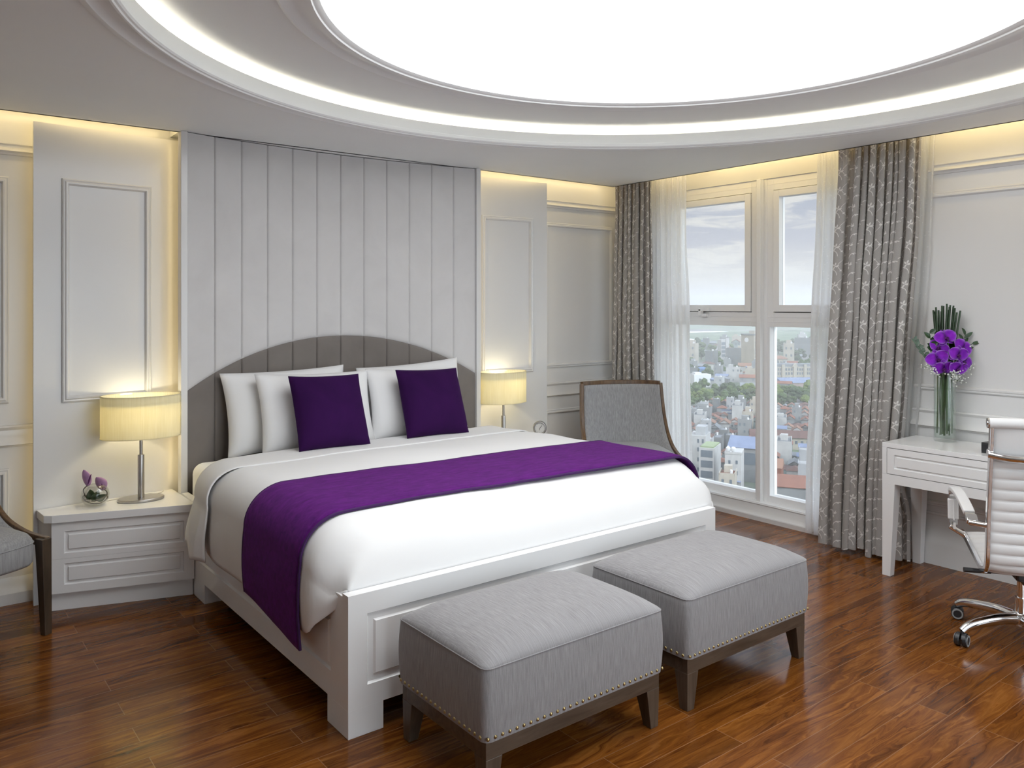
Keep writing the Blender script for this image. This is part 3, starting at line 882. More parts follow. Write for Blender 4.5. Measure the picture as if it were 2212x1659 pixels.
# ------------------------------------------------------------------ bedside cabinets
def nightstand(mir, label):
    fx = (lambda x: x) if not mir else (lambda x: 2.03 - x)
    root = empty('bedside_cabinet', (fx(-0.34), 2.0, 0))
    tag(root, label, 'bedside cabinet', 'bedside cabinets')
    ox, oy = fx(-0.34), 2.0
    L_ = lambda pts: [(fx(x) - ox, y - oy) for x, y in (pts if not mir else pts[::-1])]
    FL, FR, BR, BL = (-0.635, 1.968), (-0.005, 1.775), (-0.004, yp(-0.0) - 0.004), (-0.672, yp(-0.672) - 0.004)
    q = MB(); q.prism(L_([(-0.668, 1.978), (-0.635, 1.952), (-0.002, 1.757), (-0.002, yp(0) - 0.004), (-0.680, yp(-.68) - 0.004)]), 0.447, 0.486)
    q.build('top', M['gloss'], root, smooth=0, bevel=0.002)
    q = MB(); q.prism(L_([(FL[0] + 0.004, FL[1] + 0.02), (FR[0] + 0.001, FR[1] + 0.018), BR, BL]), 0.09, 0.4465)
    q.build('carcass', M['gloss'], root, smooth=0)
    q = MB(); q.prism(L_([(FL[0] + 0.006, FL[1] + 0.03), (FR[0] + 0.001, FR[1] + 0.03), (BR[0] - .001, BR[1] - .02), (BL[0] + 0.02, BL[1] - .02)]), 0.0, 0.0895)
    q.build('plinth', M['gloss'], root, smooth=0)
    d = Vector((FR[0] - FL[0], FR[1] - FL[1], 0)); W_ = d.length; d.normalize(); nrm = Vector((d.y, -d.x, 0))
    def pl(z0):
        def f(a, z_, dep):
            p = Vector((FL[0], FL[1], 0)) + d * a - nrm * dep
            return (fx(p.x) - ox, p.y - oy, z0 + z_)
        return f
    for (z0, h_, ins_lo) in ((0.264, 0.180, 0), (0.092, 0.171, 0)):
        q = MB(); f = pl(z0)
        a0, a1 = 0.055, W_ - 0.05
        b0, b1 = (0.026, 0.136) if z0 > 0.2 else (0.041, 0.148)
        # flat face with one raised field: outer rectangle, then groove, then field
        q.add([f(0, 0, 0), f(W_, 0, 0), f(W_, h_, 0), f(0, h_, 0), f(a0, b0, 0), f(a1, b0, 0), f(a1, b1, 0), f(a0, b1, 0)],
              [(0, 1, 5, 4), (1, 2, 6, 5), (2, 3, 7, 6), (3, 0, 4, 7)])
        q.loops((a0, a1, b0, b1), [(0, 0), (0.004, 0.009), (0.017, 0.009), (0.021, 0.0005)], f)
        q.add([f(0, 0, 0), f(W_, 0, 0), f(W_, h_, 0), f(0, h_, 0), f(0, 0, .02), f(W_, 0, .02), f(W_, h_, .02), f(0, h_, .02)],
              [(4, 5, 6, 7), (0, 1, 5, 4), (1, 2, 6, 5), (2, 3, 7, 6), (3, 0, 4, 7)])
        q.build('drawer', M['gloss'], root, smooth=25)
    return root
nightstand(False, 'white two drawer bedside cabinet on the near side of the bed, under the flower bowl')
nightstand(True, 'white two drawer bedside cabinet on the far side of the bed, under the round clock')

# ------------------------------------------------------------------ bedside lamps with oval shades
def shade_mat():
    m, t = new_mat('pleated cream lampshade cloth')
    co = t.coord('Object')
    nz = t.noise(t.mapping(co, scale=(220, 220, 6)), 1.0, 3.0)
    c = t.ramp(nz, [(0.3, (0.86, 0.82, 0.64)), (0.7, (0.94, 0.91, 0.76))])
    d = t.n('ShaderNodeBsdfDiffuse', {'Color': c}); tr = t.n('ShaderNodeBsdfTranslucent', {'Color': c})
    mx = t.n('ShaderNodeMixShader', {0: 0.52, 1: d, 2: tr})
    t.out(mx); return m
M['shade'] = shade_mat()
M['baffle'] = plain('cream lamp diffuser', (0.72, 0.66, 0.48), 0.7)
M['bulb'] = emitter('lamp bulb glass', (1.0, 0.86, 0.55), 12.0)
def bedside_lamp(x, y, yaw, label):
    root = empty('table_lamp', (x, y, 0.4865), R(yaw))
    tag(root, label, 'lamp', 'bedside table lamps')
    sx, sy = 1.0, 0.68
    q = MB(); q.lathe([(0.001, 0), (0.112, 0), (0.115, 0.003), (0.115, 0.011), (0.112, 0.014), (0.001, 0.014)], 0, 0, 56, 0, sx, sy); q.build('base', M['steel'], root, smooth=30)
    q = MB(); q.lathe([(0.0165, 0.014), (0.0165, 0.238), (0.015, 0.242), (0.0085, 0.243), (0.0085, 0.42)], 0, 0, 24); q.build('stem', M['steel'], root, smooth=30)
    ob = 0.338; ot = 0.562
    q = MB(); q.lathe([(0.196, ob), (0.196, ot), (0.1945, ot), (0.1945, ob), (0.196, ob)], 0, 0, 72, 0, sx, sy, caps=False)
    sh = q.build('lamp_shade', M['shade'], root, smooth=40)
    for zz in (ob, ot - 0.004):
        q = MB(); q.lathe([(0.1975, zz), (0.1975, zz + 0.004), (0.193, zz + 0.004), (0.193, zz), (0.1975, zz)], 0, 0, 72, 0, sx, sy, caps=False)
        q.build('rim', M['shade'], sh, smooth=30)
    q = MB()
    for a in (0, 120, 240):
        q.tube([(0.008 * math.cos(R(a)), 0.008 * math.sin(R(a)), 0.41), (0.193 * math.cos(R(a)) * sx, 0.193 * math.sin(R(a)) * sy, ob + 0.006)], 0.002, 6)
    q.build('shade_carrier', M['steel'], root, smooth=40)
    q = MB(); q.lathe([(0.001, ot - 0.05), (0.190, ot - 0.05), (0.190, ot - 0.049), (0.001, ot - 0.049)], 0, 0, 56, 0, sx, sy); q.build('baffle', M['baffle'], sh, smooth=0)  # unseen disc added inside the shade to cut the upward light
    q = MB(); q.lathe([(0.002, 0.415), (0.014, 0.42), (0.026, 0.45), (0.028, 0.47), (0.02, 0.492), (0.002, 0.50)], 0, 0, 20); q.build('bulb', M['bulb'], root, smooth=60)
    ld = bpy.data.lights.new('lamp_light', 'POINT'); ld.energy = LAMP; ld.color = (1.0, 0.86, 0.56); ld.shadow_soft_size = 0.035
    lo = bpy.data.objects.new('lamp_light', ld); COL.objects.link(lo); lo.parent = root; lo.location = (0, 0, 0.50)
    return root
bedside_lamp(-0.207, 2.03, -8, 'steel table lamp with a glowing cream oval shade beside the purple flower bowl')
bedside_lamp(2.234, 2.04, 8, 'steel lamp with glowing cream oval shade on the far bedside cabinet by the round clock')
# thin flex lying behind the near lamp
q = MB(); q.tube(spline([(-0.36, 2.10, 0.489), (-0.30, 2.118, 0.489), (-0.20, 2.13, 0.489), (-0.10, 2.12, 0.489), (-0.06, 2.16, 0.489)], 20), 0.0022, 6)
tag(q.build('lamp_cord', plain('clear grey flex', (0.5, 0.48, 0.42), 0.4), smooth=60), 'thin pale cord lying on the near cabinet behind the lamp', 'cord')

# ------------------------------------------------------------------ round desk clock on the far cabinet
ck = empty('clock', (2.475, 1.92, 0.4865), R(-38))
tag(ck, 'small round silver clock with a white dial on the far bedside cabinet', 'clock')
q = MB(); q.box(-0.035, 0.035, -0.03, 0.03, 0, 0.012); q.box(-0.012, 0.012, -0.008, 0.008, 0.012, 0.10); q.build('stand', M['steel'], ck, smooth=0, bevel=0.003)
def ylathe(prof, zc, n_=40):
    q_ = MB(); q_.lathe(prof, 0, 0, n_); q_.v = [(vx, -vz, zc + vy) for vx, vy, vz in q_.v]; return q_
cz = 0.145
ylathe([(0.001, -0.03), (0.046, -0.03), (0.050, -0.022), (0.050, 0.012), (0.047, 0.018), (0.040, 0.019), (0.037, 0.014), (0.036, 0.010), (0.001, 0.010)], cz).build('case', M['steel'], ck, smooth=30)
ylathe([(0.001, 0.0105), (0.036, 0.0105), (0.036, 0.0115), (0.001, 0.0115)], cz).build('dial', plain('white clock dial', (0.75, 0.75, 0.73), 0.4), ck, smooth=30)
for ln, an in ((0.026, 40), (0.016, 200)):
    q = MB(); c_, s_ = math.sin(R(an)), math.cos(R(an))
    q.bar([(0, -0.0125, cz), (c_ * ln, -0.0125, cz + s_ * ln)], (0, 1, 0), 0.0015, 0.003); q.build('hand', M['black'], ck, smooth=0)
q = MB()
for i in range(12):
    a = R(30 * i); q.box(0.031 * math.sin(a) - 0.0012, 0.031 * math.sin(a) + 0.0012, -0.0125, -0.0115, cz + 0.031 * math.cos(a) - 0.0012, cz + 0.031 * math.cos(a) + 0.0012)
q.build('hour_marks', M['black'], ck, smooth=0)

# ------------------------------------------------------------------ glass bowl with two purple calla flowers
M['bowlglass'] = None
def vase_glass(name, tint):
    m, t = new_mat(name)
    lw = t.n('ShaderNodeLayerWeight'); lw.inputs[0].default_value = 0.35
    tr = t.n('ShaderNodeBsdfTransparent'); tr.inputs[0].default_value = (*tint, 1)
    gl = t.n('ShaderNodeBsdfGlossy'); gl.inputs['Roughness'].default_value = 0.03; gl.inputs['Color'].default_value = (0.9, 0.92, 0.9, 1)
    f = t.m('ADD', t.m('MULTIPLY', lw.outputs[1], 0.32), 0.03)
    mx = t.n('ShaderNodeMixShader', {0: f, 1: tr, 2: gl}); t.out(mx); return m
M['bowlglass'] = vase_glass('thin clear bowl glass', (0.93, 0.93, 0.92))
M['vaseglass'] = vase_glass('thick clear vase glass', (0.97, 0.98, 0.975))
M['leaf'] = plain('dark green leaf', (0.022, 0.055, 0.018), 0.35, vary=0.3, scale=30)
M['stem'] = plain('dark vine stem', (0.05, 0.035, 0.025), 0.5, vary=0.2, scale=40)
M['calla'] = plain('mauve calla petal', (0.36, 0.20, 0.36), 0.45, vary=0.25, scale=25)
M['spadix'] = plain('dark purple spadix', (0.10, 0.02, 0.11), 0.5)
fb_ = empty('flower_bowl', (-0.425, 2.045, 0.4865))
tag(fb_, 'round glass bowl with two mauve calla flowers and dark leaves on the near cabinet', 'flower arrangement')
q = MB(); prof = [(0.030, 0.002), (0.050, 0.010), (0.064, 0.032), (0.068, 0.055), (0.064, 0.078), (0.052, 0.098), (0.044, 0.107)]
q.lathe([(0.001, 0.001)] + prof + [(r_ - 0.003, z_) for r_, z_ in prof[::-1]] + [(0.001, 0.006)], 0, 0, 40, caps=False); q.build('bowl', M['bowlglass'], fb_, smooth=60)
def calla(base, tip, width, parent, spad):
    B, T = Vector(base), Vector(tip); ax = (T - B); ln = ax.length; ax.normalize()
    side = Vector((0.79, -0.61, 0)); side = (side - ax * side.dot(ax)).normalized(); nrm = ax.cross(side)
    def fn(a, b_):
        w_ = width * math.sin(math.pi * min(1, b_ * 0.92 + 0.08)) ** 0.7 * (1 if b_ < 0.995 else 0.05)
        th = (a - 0.5) * 2.3
        return B + ax * (ln * b_) + side * (w_ * math.sin(th)) + nrm * (w_ * 0.75 * (1 - math.cos(th)) - 0.004)
    q_ = MB(); q_.grid(13, 15, fn); fl_ = q_.build('calla_flower', M['calla'], parent, smooth=80, solid=0.001)
    q_ = MB(); q_.tube([B + ax * 0.006, B + ax * ln * 0.3 + side * spad * .4, B + ax * ln * 0.62 + side * spad], [0.005, 0.0055, 0.002], 8); q_.build('spadix', M['spadix'], fl_, smooth=60)
calla((-0.033, -0.004, 0.108), (-0.052, 0.006, 0.192), 0.026, fb_, 0.030)
calla((0.040, 0.0, 0.075), (0.008, 0.010, 0.146), 0.034, fb_, 0.012)
q = MB()
q.tube(spline([(-0.045, 0.0, 0.05), (-0.055, 0.0, 0.085), (-0.048, -0.004, 0.100), (-0.033, -0.004, 0.112)], 14), 0.0026, 7)
q.tube(spline([(0.045, 0.01, 0.035), (0.056, 0.0, 0.055), (0.050, 0.0, 0.07), (0.040, 0.0, 0.078)], 14), 0.0026, 7)
for k_ in range(2):
    q.tube([(0.058 * math.cos(a_) , 0.052 * math.sin(a_), 0.030 + 0.012 * k_ + 0.010 * math.cos(2 * a_ + k_)) for a_ in [2 * math.pi * i / 30 for i in range(31)]], 0.0024, 6)
q.build('vine', M['stem'], fb_, smooth=60)
def leaf_mesh(q_, base, tip, width, nrm=(0, 0, 1), curl=0.2, nl=8, cup=0.25):
    B, T = Vector(base), Vector(tip); ax = T - B; ln = ax.length; ax.normalize()
    N = Vector(nrm); s_ = ax.cross(N)
    if s_.length < 1e-4: s_ = ax.cross(Vector((1, 0.3, 0)))
    s_.normalize(); N = s_.cross(ax)
    def fn(a, b_):
        w_ = width * (math.sin(math.pi * b_ ** 0.8) ** 0.85 if 0 < b_ < 1 else 0.0)
        A = 2 * a - 1
        return B + ax * (ln * b_) + s_ * (w_ * A) + N * (curl * ln * (b_ - b_ * b_) + cup * w_ * A * A)
    q_.grid(5, nl, fn)
for (bs, tp, w_) in (((-0.03, -0.01, 0.035), (-0.028, -0.02, 0.092), 0.026), ((-0.02, -0.02, 0.03), (0.012, -0.03, 0.085), 0.022), ((0.0, -0.02, 0.03), (0.048, -0.02, 0.055), 0.020)):
    q = MB(); leaf_mesh(q, bs, tp, w_, (0.5, -1, 0.1), 0.1); q.build('leaf', M['leaf'], fb_, smooth=80, solid=0.001)
# ------------------------------------------------------------------ upholstered ottomans with nailheads
def ottoman(label):
    root = empty('ottoman', (0, 0, 0))
    tag(root, label, 'ottoman', 'grey ottomans at the foot of the bed')
    w_, d_ = 0.80, 0.525
    zb, zs, zc = 0.200, 0.424, 0.486
    r = 0.028
    def outline(off, n_=6):
        pts = []
        x1, y1 = w_ / 2 + off, d_ / 2 + off
        for (sx, sy, a0) in ((1, 1, 0), (-1, 1, 90), (-1, -1, 180), (1, -1, 270)):
            for i in range(n_):
                a = R(a0 + 90 * i / (n_ - 1)); pts.append((sx * (x1 - r) + r * math.cos(a), sy * (y1 - r) + r * math.sin(a)))
            # subdivide the straight run
            nx = {0: (-1, 1, 90), 90: (-1, -1, 180), 180: (1, -1, 270), 270: (1, 1, 0)}[a0]
            e = (nx[0] * (x1 - r) + r * math.cos(R(nx[2])), nx[1] * (y1 - r) + r * math.sin(R(nx[2])))
            s_ = pts[-1]
            for i in range(1, 12):
                pts.append((lerp(s_[0], e[0], i / 12), lerp(s_[1], e[1], i / 12)))
        return pts
    rows = []
    for i in range(9):
        f = i / 8; rows.append([(x, y, lerp(zb, zs, f)) for x, y in outline(0.006 * math.sin(f * math.pi))])
    o0 = outline(0.0)
    for f in (0.985, 0.95, 0.9, 0.82, 0.7, 0.55, 0.38, 0.2, 0.05):
        row = []
        for x, y in o0:
            X, Y = x * f, y * f
            a, b_ = min(1, abs(X) / (w_ / 2)), min(1, abs(Y) / (d_ / 2))
            row.append((X, Y, zs + (zc - zs) * ((1 - a ** 5) * (1 - b_ ** 4.0)) ** 0.62))
        rows.append(row)
    n_ = len(o0); q = MB()
    fs = [(j * n_ + i, j * n_ + (i + 1) % n_, (j + 1) * n_ + (i + 1) % n_, (j + 1) * n_ + i) for j in range(len(rows) - 1) for i in range(n_)]
    fs.append(tuple((len(rows) - 1) * n_ + i for i in range(n_))); fs.append(tuple(reversed(range(n_))))
    q.add([p for r_ in rows for p in r_], fs)
    q.build('cushion', M['linen'], root, smooth=50)
    q = MB(); q.tube([(x * 1.0005, y * 1.0005, zs - 0.001) for x, y in o0 + o0[:1]], 0.0024, 6, caps=False); q.build('seam', M['linen'], root, smooth=60)
    # wooden base: apron and four splayed, tapered legs
    q = MB(); a_, b_ = w_ / 2 - 0.012, d_ / 2 - 0.012
    q.box(-a_, a_, -b_, -b_ + 0.025, 0.142, 0.2005); q.box(-a_, a_, b_ - 0.025, b_, 0.142, 0.2005)
    q.box(-a_, -a_ + 0.025, -b_ + 0.025, b_ - 0.025, 0.142, 0.2005); q.box(a_ - 0.025, a_, -b_ + 0.025, b_ - 0.025, 0.142, 0.2005)
    q.build('apron', M['oak'], root, smooth=0, bevel=0.0015)
    for sx in (-1, 1):
        for sy in (-1, 1):
            q = MB(); t0 = (0.032, 0.032); b0 = (0.019, 0.019)
            cx_, cy_ = sx * (a_ - 0.0315), sy * (b_ - 0.0315)
            q.taper((sx * (a_ - 0.021), sy * (b_ - 0.021), 0), b0, (cx_, cy_, 0.1422), t0)
            q.build('leg', M['oakz'], root, smooth=0, bevel=0.002)
    # nailheads all round
    q = MB(); q.lathe([(0.0062, 0), (0.0058, 0.0018), (0.0042, 0.0035), (0.002, 0.0044), (0.0002, 0.0047)], 0, 0, 10)
    proto = None
    def nail(x, y, ang):
        nonlocal proto
        if proto is None:
            proto = q.build('nailhead', M['brass'], root, smooth=70); o_ = proto
        else:
            o_ = proto.copy(); COL.objects.link(o_); o_.parent = root
        o_.location = (x, y, 0.214); o_.rotation_euler = (R(90), 0, ang)
    nx, ny = 29, 18
    for i in range(nx):
        x = lerp(-w_ / 2 + 0.010, w_ / 2 - 0.010, i / (nx - 1)); nail(x, -d_ / 2 - 0.0012, 0); nail(x, d_ / 2 + 0.0012, R(180))
    for i in range(ny):
        y = lerp(-d_ / 2 + 0.024, d_ / 2 - 0.024, i / (ny - 1)); nail(w_ / 2 + 0.0012, y, R(90)); nail(-w_ / 2 - 0.0012, y, R(-90))
    return root
ot = ottoman('grey linen ottoman with brass nailheads, the nearer of the two, covering the footboard corner')
ot.location = (0.548, -0.352, 0)
o2 = copy_tree(ot); o2.location = (1.482, -0.352, 0)
tag(o2, 'grey linen ottoman with brass nailheads, the farther of the two, towards the window')

# ------------------------------------------------------------------ low tub chairs with a curved wooden rim
def tub_chair(label):
    """front towards -y in its own frame"""
    root = empty('armchair', (0, 0, 0))
    tag(root, label, 'armchair', 'grey wood framed chairs')
    hw = 0.325
    side = spline([(-0.285, 0.425), (-0.14, 0.440), (0.0, 0.490), (0.095, 0.580), (0.155, 0.70), (0.185, 0.82), (0.205, 0.94)], 26)  # (y, z)
    # 2-D spline through Vector needs 3-D points
    def rim(s_):
        """outer wooden curve: front corner, sweeping up to the top, on side s_"""
        return [(s_ * lerp(hw, hw - 0.022, (p[1] - 0.425) / 0.52), p[0], p[1]) for p in side]
    for s_ in (-1, 1):
        q = MB(); q.bar(rim(s_), (1, 0, 0), 0.024, 0.048); q.build('side_frame', M['walnut'], root, smooth=40, bevel=0.003)
    # top rail, bowed backwards
    top = []
    for i in range(25):
        f = -1 + 2 * i / 24; x = f * (hw - 0.022)
        top.append((x, 0.205 + 0.075 * (1 - abs(f) ** 2.6), 0.94 + 0.004 * (1 - f * f)))
    q = MB(); q.bar(top, (0, 0, 1), 0.030, 0.034); q.build('top_rail', M['walnut'], root, smooth=40, bevel=0.003)
    # upholstered inside back, wrapping from side to side
    def yz(t_):
        k_ = t_ * (len(side) - 1); i = min(int(k_), len(side) - 2); f = k_ - i
        return lerp(side[i][0], side[i + 1][0], f), lerp(side[i][1], side[i + 1][1], f)
    def back(a, b_):
        y, z_ = yz(lerp(0.16, 0.985, b_)); f = 2 * a - 1
        x = f * (lerp(hw, hw - 0.022, (z_ - 0.425) / 0.52) - 0.013)
        # towards the middle the back sits further back and more upright
        mid = 0.205 + 0.072 - (0.94 - z_) * 0.16
        w_ = 1 - abs(f) ** 3.2
        return (x, lerp(y, mid, w_) - 0.020, z_ + 0.0)
    q = MB(); q.grid(25, 20, back); q.build('back_upholstery', M['chairlinen'], root, smooth=80, solid=0.03)
    def outer(a, b_):
        p = back(a, b_); return (p[0], p[1] + 0.040, p[2])
    q = MB(); q.grid(25, 20, outer); q.build('outer_back', M['chairlinen'], root, smooth=80, solid=0.01)
    # seat cushion, rounded, crowned
    q = MB()
    n_ = 40; rows = []
    def ol(a):
        c_, s_ = math.cos(a), math.sin(a)
        e = 2 / 7.0
        return ((hw - 0.028) * (abs(c_) ** e) * (1 if c_ > 0 else -1), -0.015 + 0.275 * (abs(s_) ** e) * (1 if s_ > 0 else -1))
    for f, zz in ((0.97, 0.335), (1.0, 0.35), (1.005, 0.40), (1.0, 0.435), (0.985, 0.454), (0.94, 0.474), (0.82, 0.496), (0.6, 0.513), (0.3, 0.521), (0.03, 0.523)):
        rows.append([(ol(2 * math.pi * i / n_)[0] * f, ol(2 * math.pi * i / n_)[1] * f, zz) for i in range(n_)])
    fs = [(j * n_ + i, j * n_ + (i + 1) % n_, (j + 1) * n_ + (i + 1) % n_, (j + 1) * n_ + i) for j in range(len(rows) - 1) for i in range(n_)]
    fs.append(tuple(reversed(range(n_)))); fs.append(tuple((len(rows) - 1) * n_ + i for i in range(n_)))
    q.add([p for r_ in rows for p in r_], fs); q.build('seat', M['chairlinen'], root, smooth=60)
    q = MB(); q.tube([(ol(2 * math.pi * i / n_)[0] * 1.002, ol(2 * math.pi * i / n_)[1] * 1.002, 0.437) for i in range(n_ + 1)], 0.003, 6, caps=False); q.build('seam', M['chairlinen'], root, smooth=60)
    for s_ in (-1, 1):
        q = MB(); q.taper((s_ * (hw - 0.006), -0.285, 0), (0.017, 0.017), (s_ * (hw - 0.012), -0.272, 0.445), (0.024, 0.026)); q.build('leg', M['wenge'], root, smooth=0, bevel=0.002)
        q = MB(); q.taper((s_ * (hw - 0.03), 0.27, 0), (0.016, 0.016), (s_ * (hw - 0.045), 0.19, 0.40), (0.022, 0.024)); q.build('leg', M['wenge'], root, smooth=0, bevel=0.002)
    return root
ch = tub_chair('grey upholstered chair with a wooden rim, standing beyond the bed in the window corner')
ch.location = (2.965, 1.495, 0); ch.rotation_euler = (0, 0, R(-29))
c2 = copy_tree(ch)
c2.location = (-1.112, 1.79, 0); c2.rotation_euler = (0, 0, R(29))
tag(c2, 'grey upholstered chair cut off by the photo edge, beside the near bedside cabinet')

# ------------------------------------------------------------------ desk
dk = empty('desk', (3.40, -0.95, 0))
tag(dk, 'white lacquered desk with a panelled drawer and tapered legs against the right wall', 'desk')
DX, DY = 3.40, -0.95
dx0, dx1, dy0, dy1 = 3.178, 3.578, -1.62, -0.268
q = MB(); q.box(dx0 - DX, dx1 - DX, dy0 - DY, dy1 - DY, 0.724, 0.75); q.build('top', M['gloss'], dk, smooth=0, bevel=0.0015)
q = MB(); q.box(dx0 + 0.0 - DX, dx1 - DX, dy1 - 0.026 - DY, dy1 - DY, 0.575, 0.7238); q.box(dx0 - DX, dx1 - DX, dy0 - DY, dy0 + 0.026 - DY, 0.575, 0.7238)
q.box(dx0 + 0.03 - DX, dx1 - DX, dy0 + 0.026 - DY, dy1 - 0.026 - DY, 0.575, 0.59); q.box(dx1 - 0.02 - DX, dx1 - DX, dy0 + 0.026 - DY, dy1 - 0.026 - DY, 0.59, 0.7238)
q.build('drawer_case', M['gloss'], dk, smooth=0, bevel=0.001)
for (ya, yb) in ((-0.942, dy1 - 0.029), (dy0 + 0.029, -0.946)):
    f = lambda a, z_, d: (dx0 + d - DX, ya + a - DY, 0.578 + z_)
    W_, H_ = yb - ya, 0.143
    q = MB()
    q.add([f(0, 0, 0), f(W_, 0, 0), f(W_, H_, 0), f(0, H_, 0), f(.038, .030, 0), f(W_ - .038, .030, 0), f(W_ - .038, H_ - .034, 0), f(.038, H_ - .034, 0)], [(0, 1, 5, 4), (1, 2, 6, 5), (2, 3, 7, 6), (3, 0, 4, 7)])
    q.loops((0.038, W_ - 0.038, 0.030, H_ - 0.034), [(0, 0), (0.003, 0.008), (0.012, 0.008), (0.015, 0.0005)], f)
    q.add([f(0, 0, 0), f(W_, 0, 0), f(W_, H_, 0), f(0, H_, 0), f(0, 0, .02), f(W_, 0, .02), f(W_, H_, .02), f(0, H_, .02)], [(4, 5, 6, 7), (0, 1, 5, 4), (1, 2, 6, 5), (2, 3, 7, 6), (3, 0, 4, 7)])
    q.build('drawer', M['gloss'], dk, smooth=25)
q = MB(); q.box(dx0 - DX, dx0 + 0.03 - DX, dy0 - DY, dy1 - DY, 0.522, 0.5745); q.box(dx1 - 0.03 - DX, dx1 - DX, dy0 - DY, dy1 - DY, 0.522, 0.5745)
q.box(dx0 + 0.03 - DX, dx1 - 0.03 - DX, dy1 - 0.03 - DY, dy1 - DY, 0.522, 0.5745); q.box(dx0 + 0.03 - DX, dx1 - 0.03 - DX, dy0 - DY, dy0 + 0.03 - DY, 0.522, 0.5745)
q.build('apron', M['gloss'], dk, smooth=0)
for xx, sx in ((dx0, 1), (dx1, -1)):
    for yy, sy in ((dy1, -1), (dy0, 1)):
        q = MB(); h0, h1 = 0.023, 0.036
        q.taper((xx + sx * h0 - DX, yy + sy * h0 - DY, 0), (h0, h0), (xx + sx * h1 - DX, yy + sy * h1 - DY, 0.523), (h1, h1)); q.build('leg', M['gloss'], dk, smooth=0, bevel=0.0015)

# black desk organiser, only its end shows behind the chair
og = empty('desk_organiser', (3.325, -0.80, 0.7505), R(-6))
tag(og, 'small black open box on the white desk behind the office chair', 'desk box')
q = MB(); q.box(-0.06, 0.06, -0.10, 0.04, 0, 0.006); q.box(-0.06, 0.06, -0.10, 0.04, 0.048, 0.055); q.box(-0.06, -0.052, -0.10, 0.04, 0.006, 0.048); q.box(0.052, 0.06, -0.10, 0.04, 0.006, 0.048); q.box(-0.052, 0.052, -0.10, -0.09, 0.006, 0.048)
q.build('box_shell', M['black'], og, smooth=0, bevel=0.002)
q = MB(); q.box(-0.05, 0.05, -0.088, 0.02, 0.0065, 0.016); q.box(-0.05, 0.05, -0.088, 0.025, 0.028, 0.033); q.build('tray', M['black'], og, smooth=0, bevel=0.001)

# ------------------------------------------------------------------ office chair
def leather():
    m, t = new_mat('white leather')
    co = t.coord(); nz = t.noise(co, 3.0, 3.0)
    c = t.ramp(nz, [(0.3, (0.74, 0.735, 0.735)), (0.7, (0.80, 0.795, 0.795))])
    vo = t.n('ShaderNodeTexVoronoi'); t.put(vo.inputs['Vector'], co); vo.inputs['Scale'].default_value = 350.0
    t.out(bsdf(t, c, 0.42, 0, t.bump(vo.outputs[0], 0.08, 0.001))); return m
M['leather'] = leather()
oc = empty('office_chair', (2.80, -1.13, 0), 0)
tag(oc, 'white ribbed leather office chair with chrome frame on castors, facing the desk', 'office chair')
# own frame: forward +y, right +x
hwid = 0.245
path = spline([(0, -0.300, 1.055), (0, -0.288, 0.95), (0, -0.262, 0.78), (0, -0.240, 0.62), (0, -0.232, 0.50), (0, -0.218, 0.435), (0, -0.180, 0.398), (0, -0.12, 0.396), (0, 0.02, 0.425), (0, 0.16, 0.452), (0, 0.235, 0.452)], 70)
for s_ in (-1, 1):
    q = MB(); q.bar([(s_ * hwid, p.y, p.z) for p in path], (1, 0, 0), 0.016, 0.030)
    q.build('side_frame', M['chrome'], oc, smooth=40, bevel=0.003)
# ribbed sling: back and seat, ribs run side to side
def cum(pl_):
    d = [0.0]
    for a, b_ in zip(pl_, pl_[1:]): d.append(d[-1] + (b_ - a).length)
    return d
cd = cum(path); TOT = cd[-1]
def at(s_):
    for i in range(len(cd) - 1):
        if cd[i + 1] >= s_: f = (s_ - cd[i]) / (cd[i + 1] - cd[i]); break
    p = path[i].lerp(path[i + 1], f); d = (path[i + 1] - path[i]).normalized()
    return p, Vector((0, -d.z, d.y))
def sling(sgn):
    nrib = int(TOT / 0.0475); nv = nrib * 8 + 1
    def fn(a, b_):
        s_ = b_ * TOT; p, nn = at(min(s_, TOT - 1e-6))
        ph = (b_ * nrib) % 1.0
        puff = 0.009 * math.sin(math.pi * ph) ** 0.55 if (b_ > 0.12) else 0.008
        f = 2 * a - 1
        sag = 0.010 * (1 - f * f)
        off = sgn * (0.004 + puff * (1 - abs(f) ** 8)) + sag * 0.0
        return (f * (hwid - 0.009), p.y + nn.y * off, p.z + nn.z * off)
    q_ = MB(); q_.grid(9, nv, fn); return q_
for sgn, nm in ((1, 'sling'), (-1, 'sling')):
    sling(sgn).build(nm, M['leather'], oc, smooth=70)
q = MB(); q.tube([(-hwid - 0.012, -0.303, 1.06), (hwid + 0.012, -0.303, 1.06)], 0.023, 20); rl = q.build('head_roll', M['leather'], oc, smooth=40)
for s_ in (-1, 1):
    q = MB(); q.tube([(s_ * (hwid + 0.012), -0.303, 1.06), (s_ * (hwid + 0.018), -0.303, 1.06)], 0.0215, 20); q.tube([(s_ * (hwid + 0.018), -0.303, 1.06), (s_ * (hwid + 0.020), -0.303, 1.06)], 0.008, 12)
    q.build('end_cap', M['chrome'], rl, smooth=40)
q = MB(); q.tube(spline([(-hwid - 0.012, -0.298, 0.925), (-hwid + 0.07, -0.318, 0.915), (0, -0.325, 0.912), (hwid - 0.07, -0.318, 0.915), (hwid + 0.012, -0.298, 0.925)], 24), 0.0155, 14)
for s_ in (-1, 1): q.tube([(s_ * (hwid + 0.009), -0.284, 0.93), (s_ * (hwid + 0.013), -0.284, 0.93)], 0.017, 14)
q.build('back_stretcher', M['chrome'], oc, smooth=50)
q = MB(); q.tube([(-hwid, 0.02, 0.418), (hwid, 0.02, 0.418)], 0.012, 12); q.build('seat_stretcher', M['chrome'], oc, smooth=50)
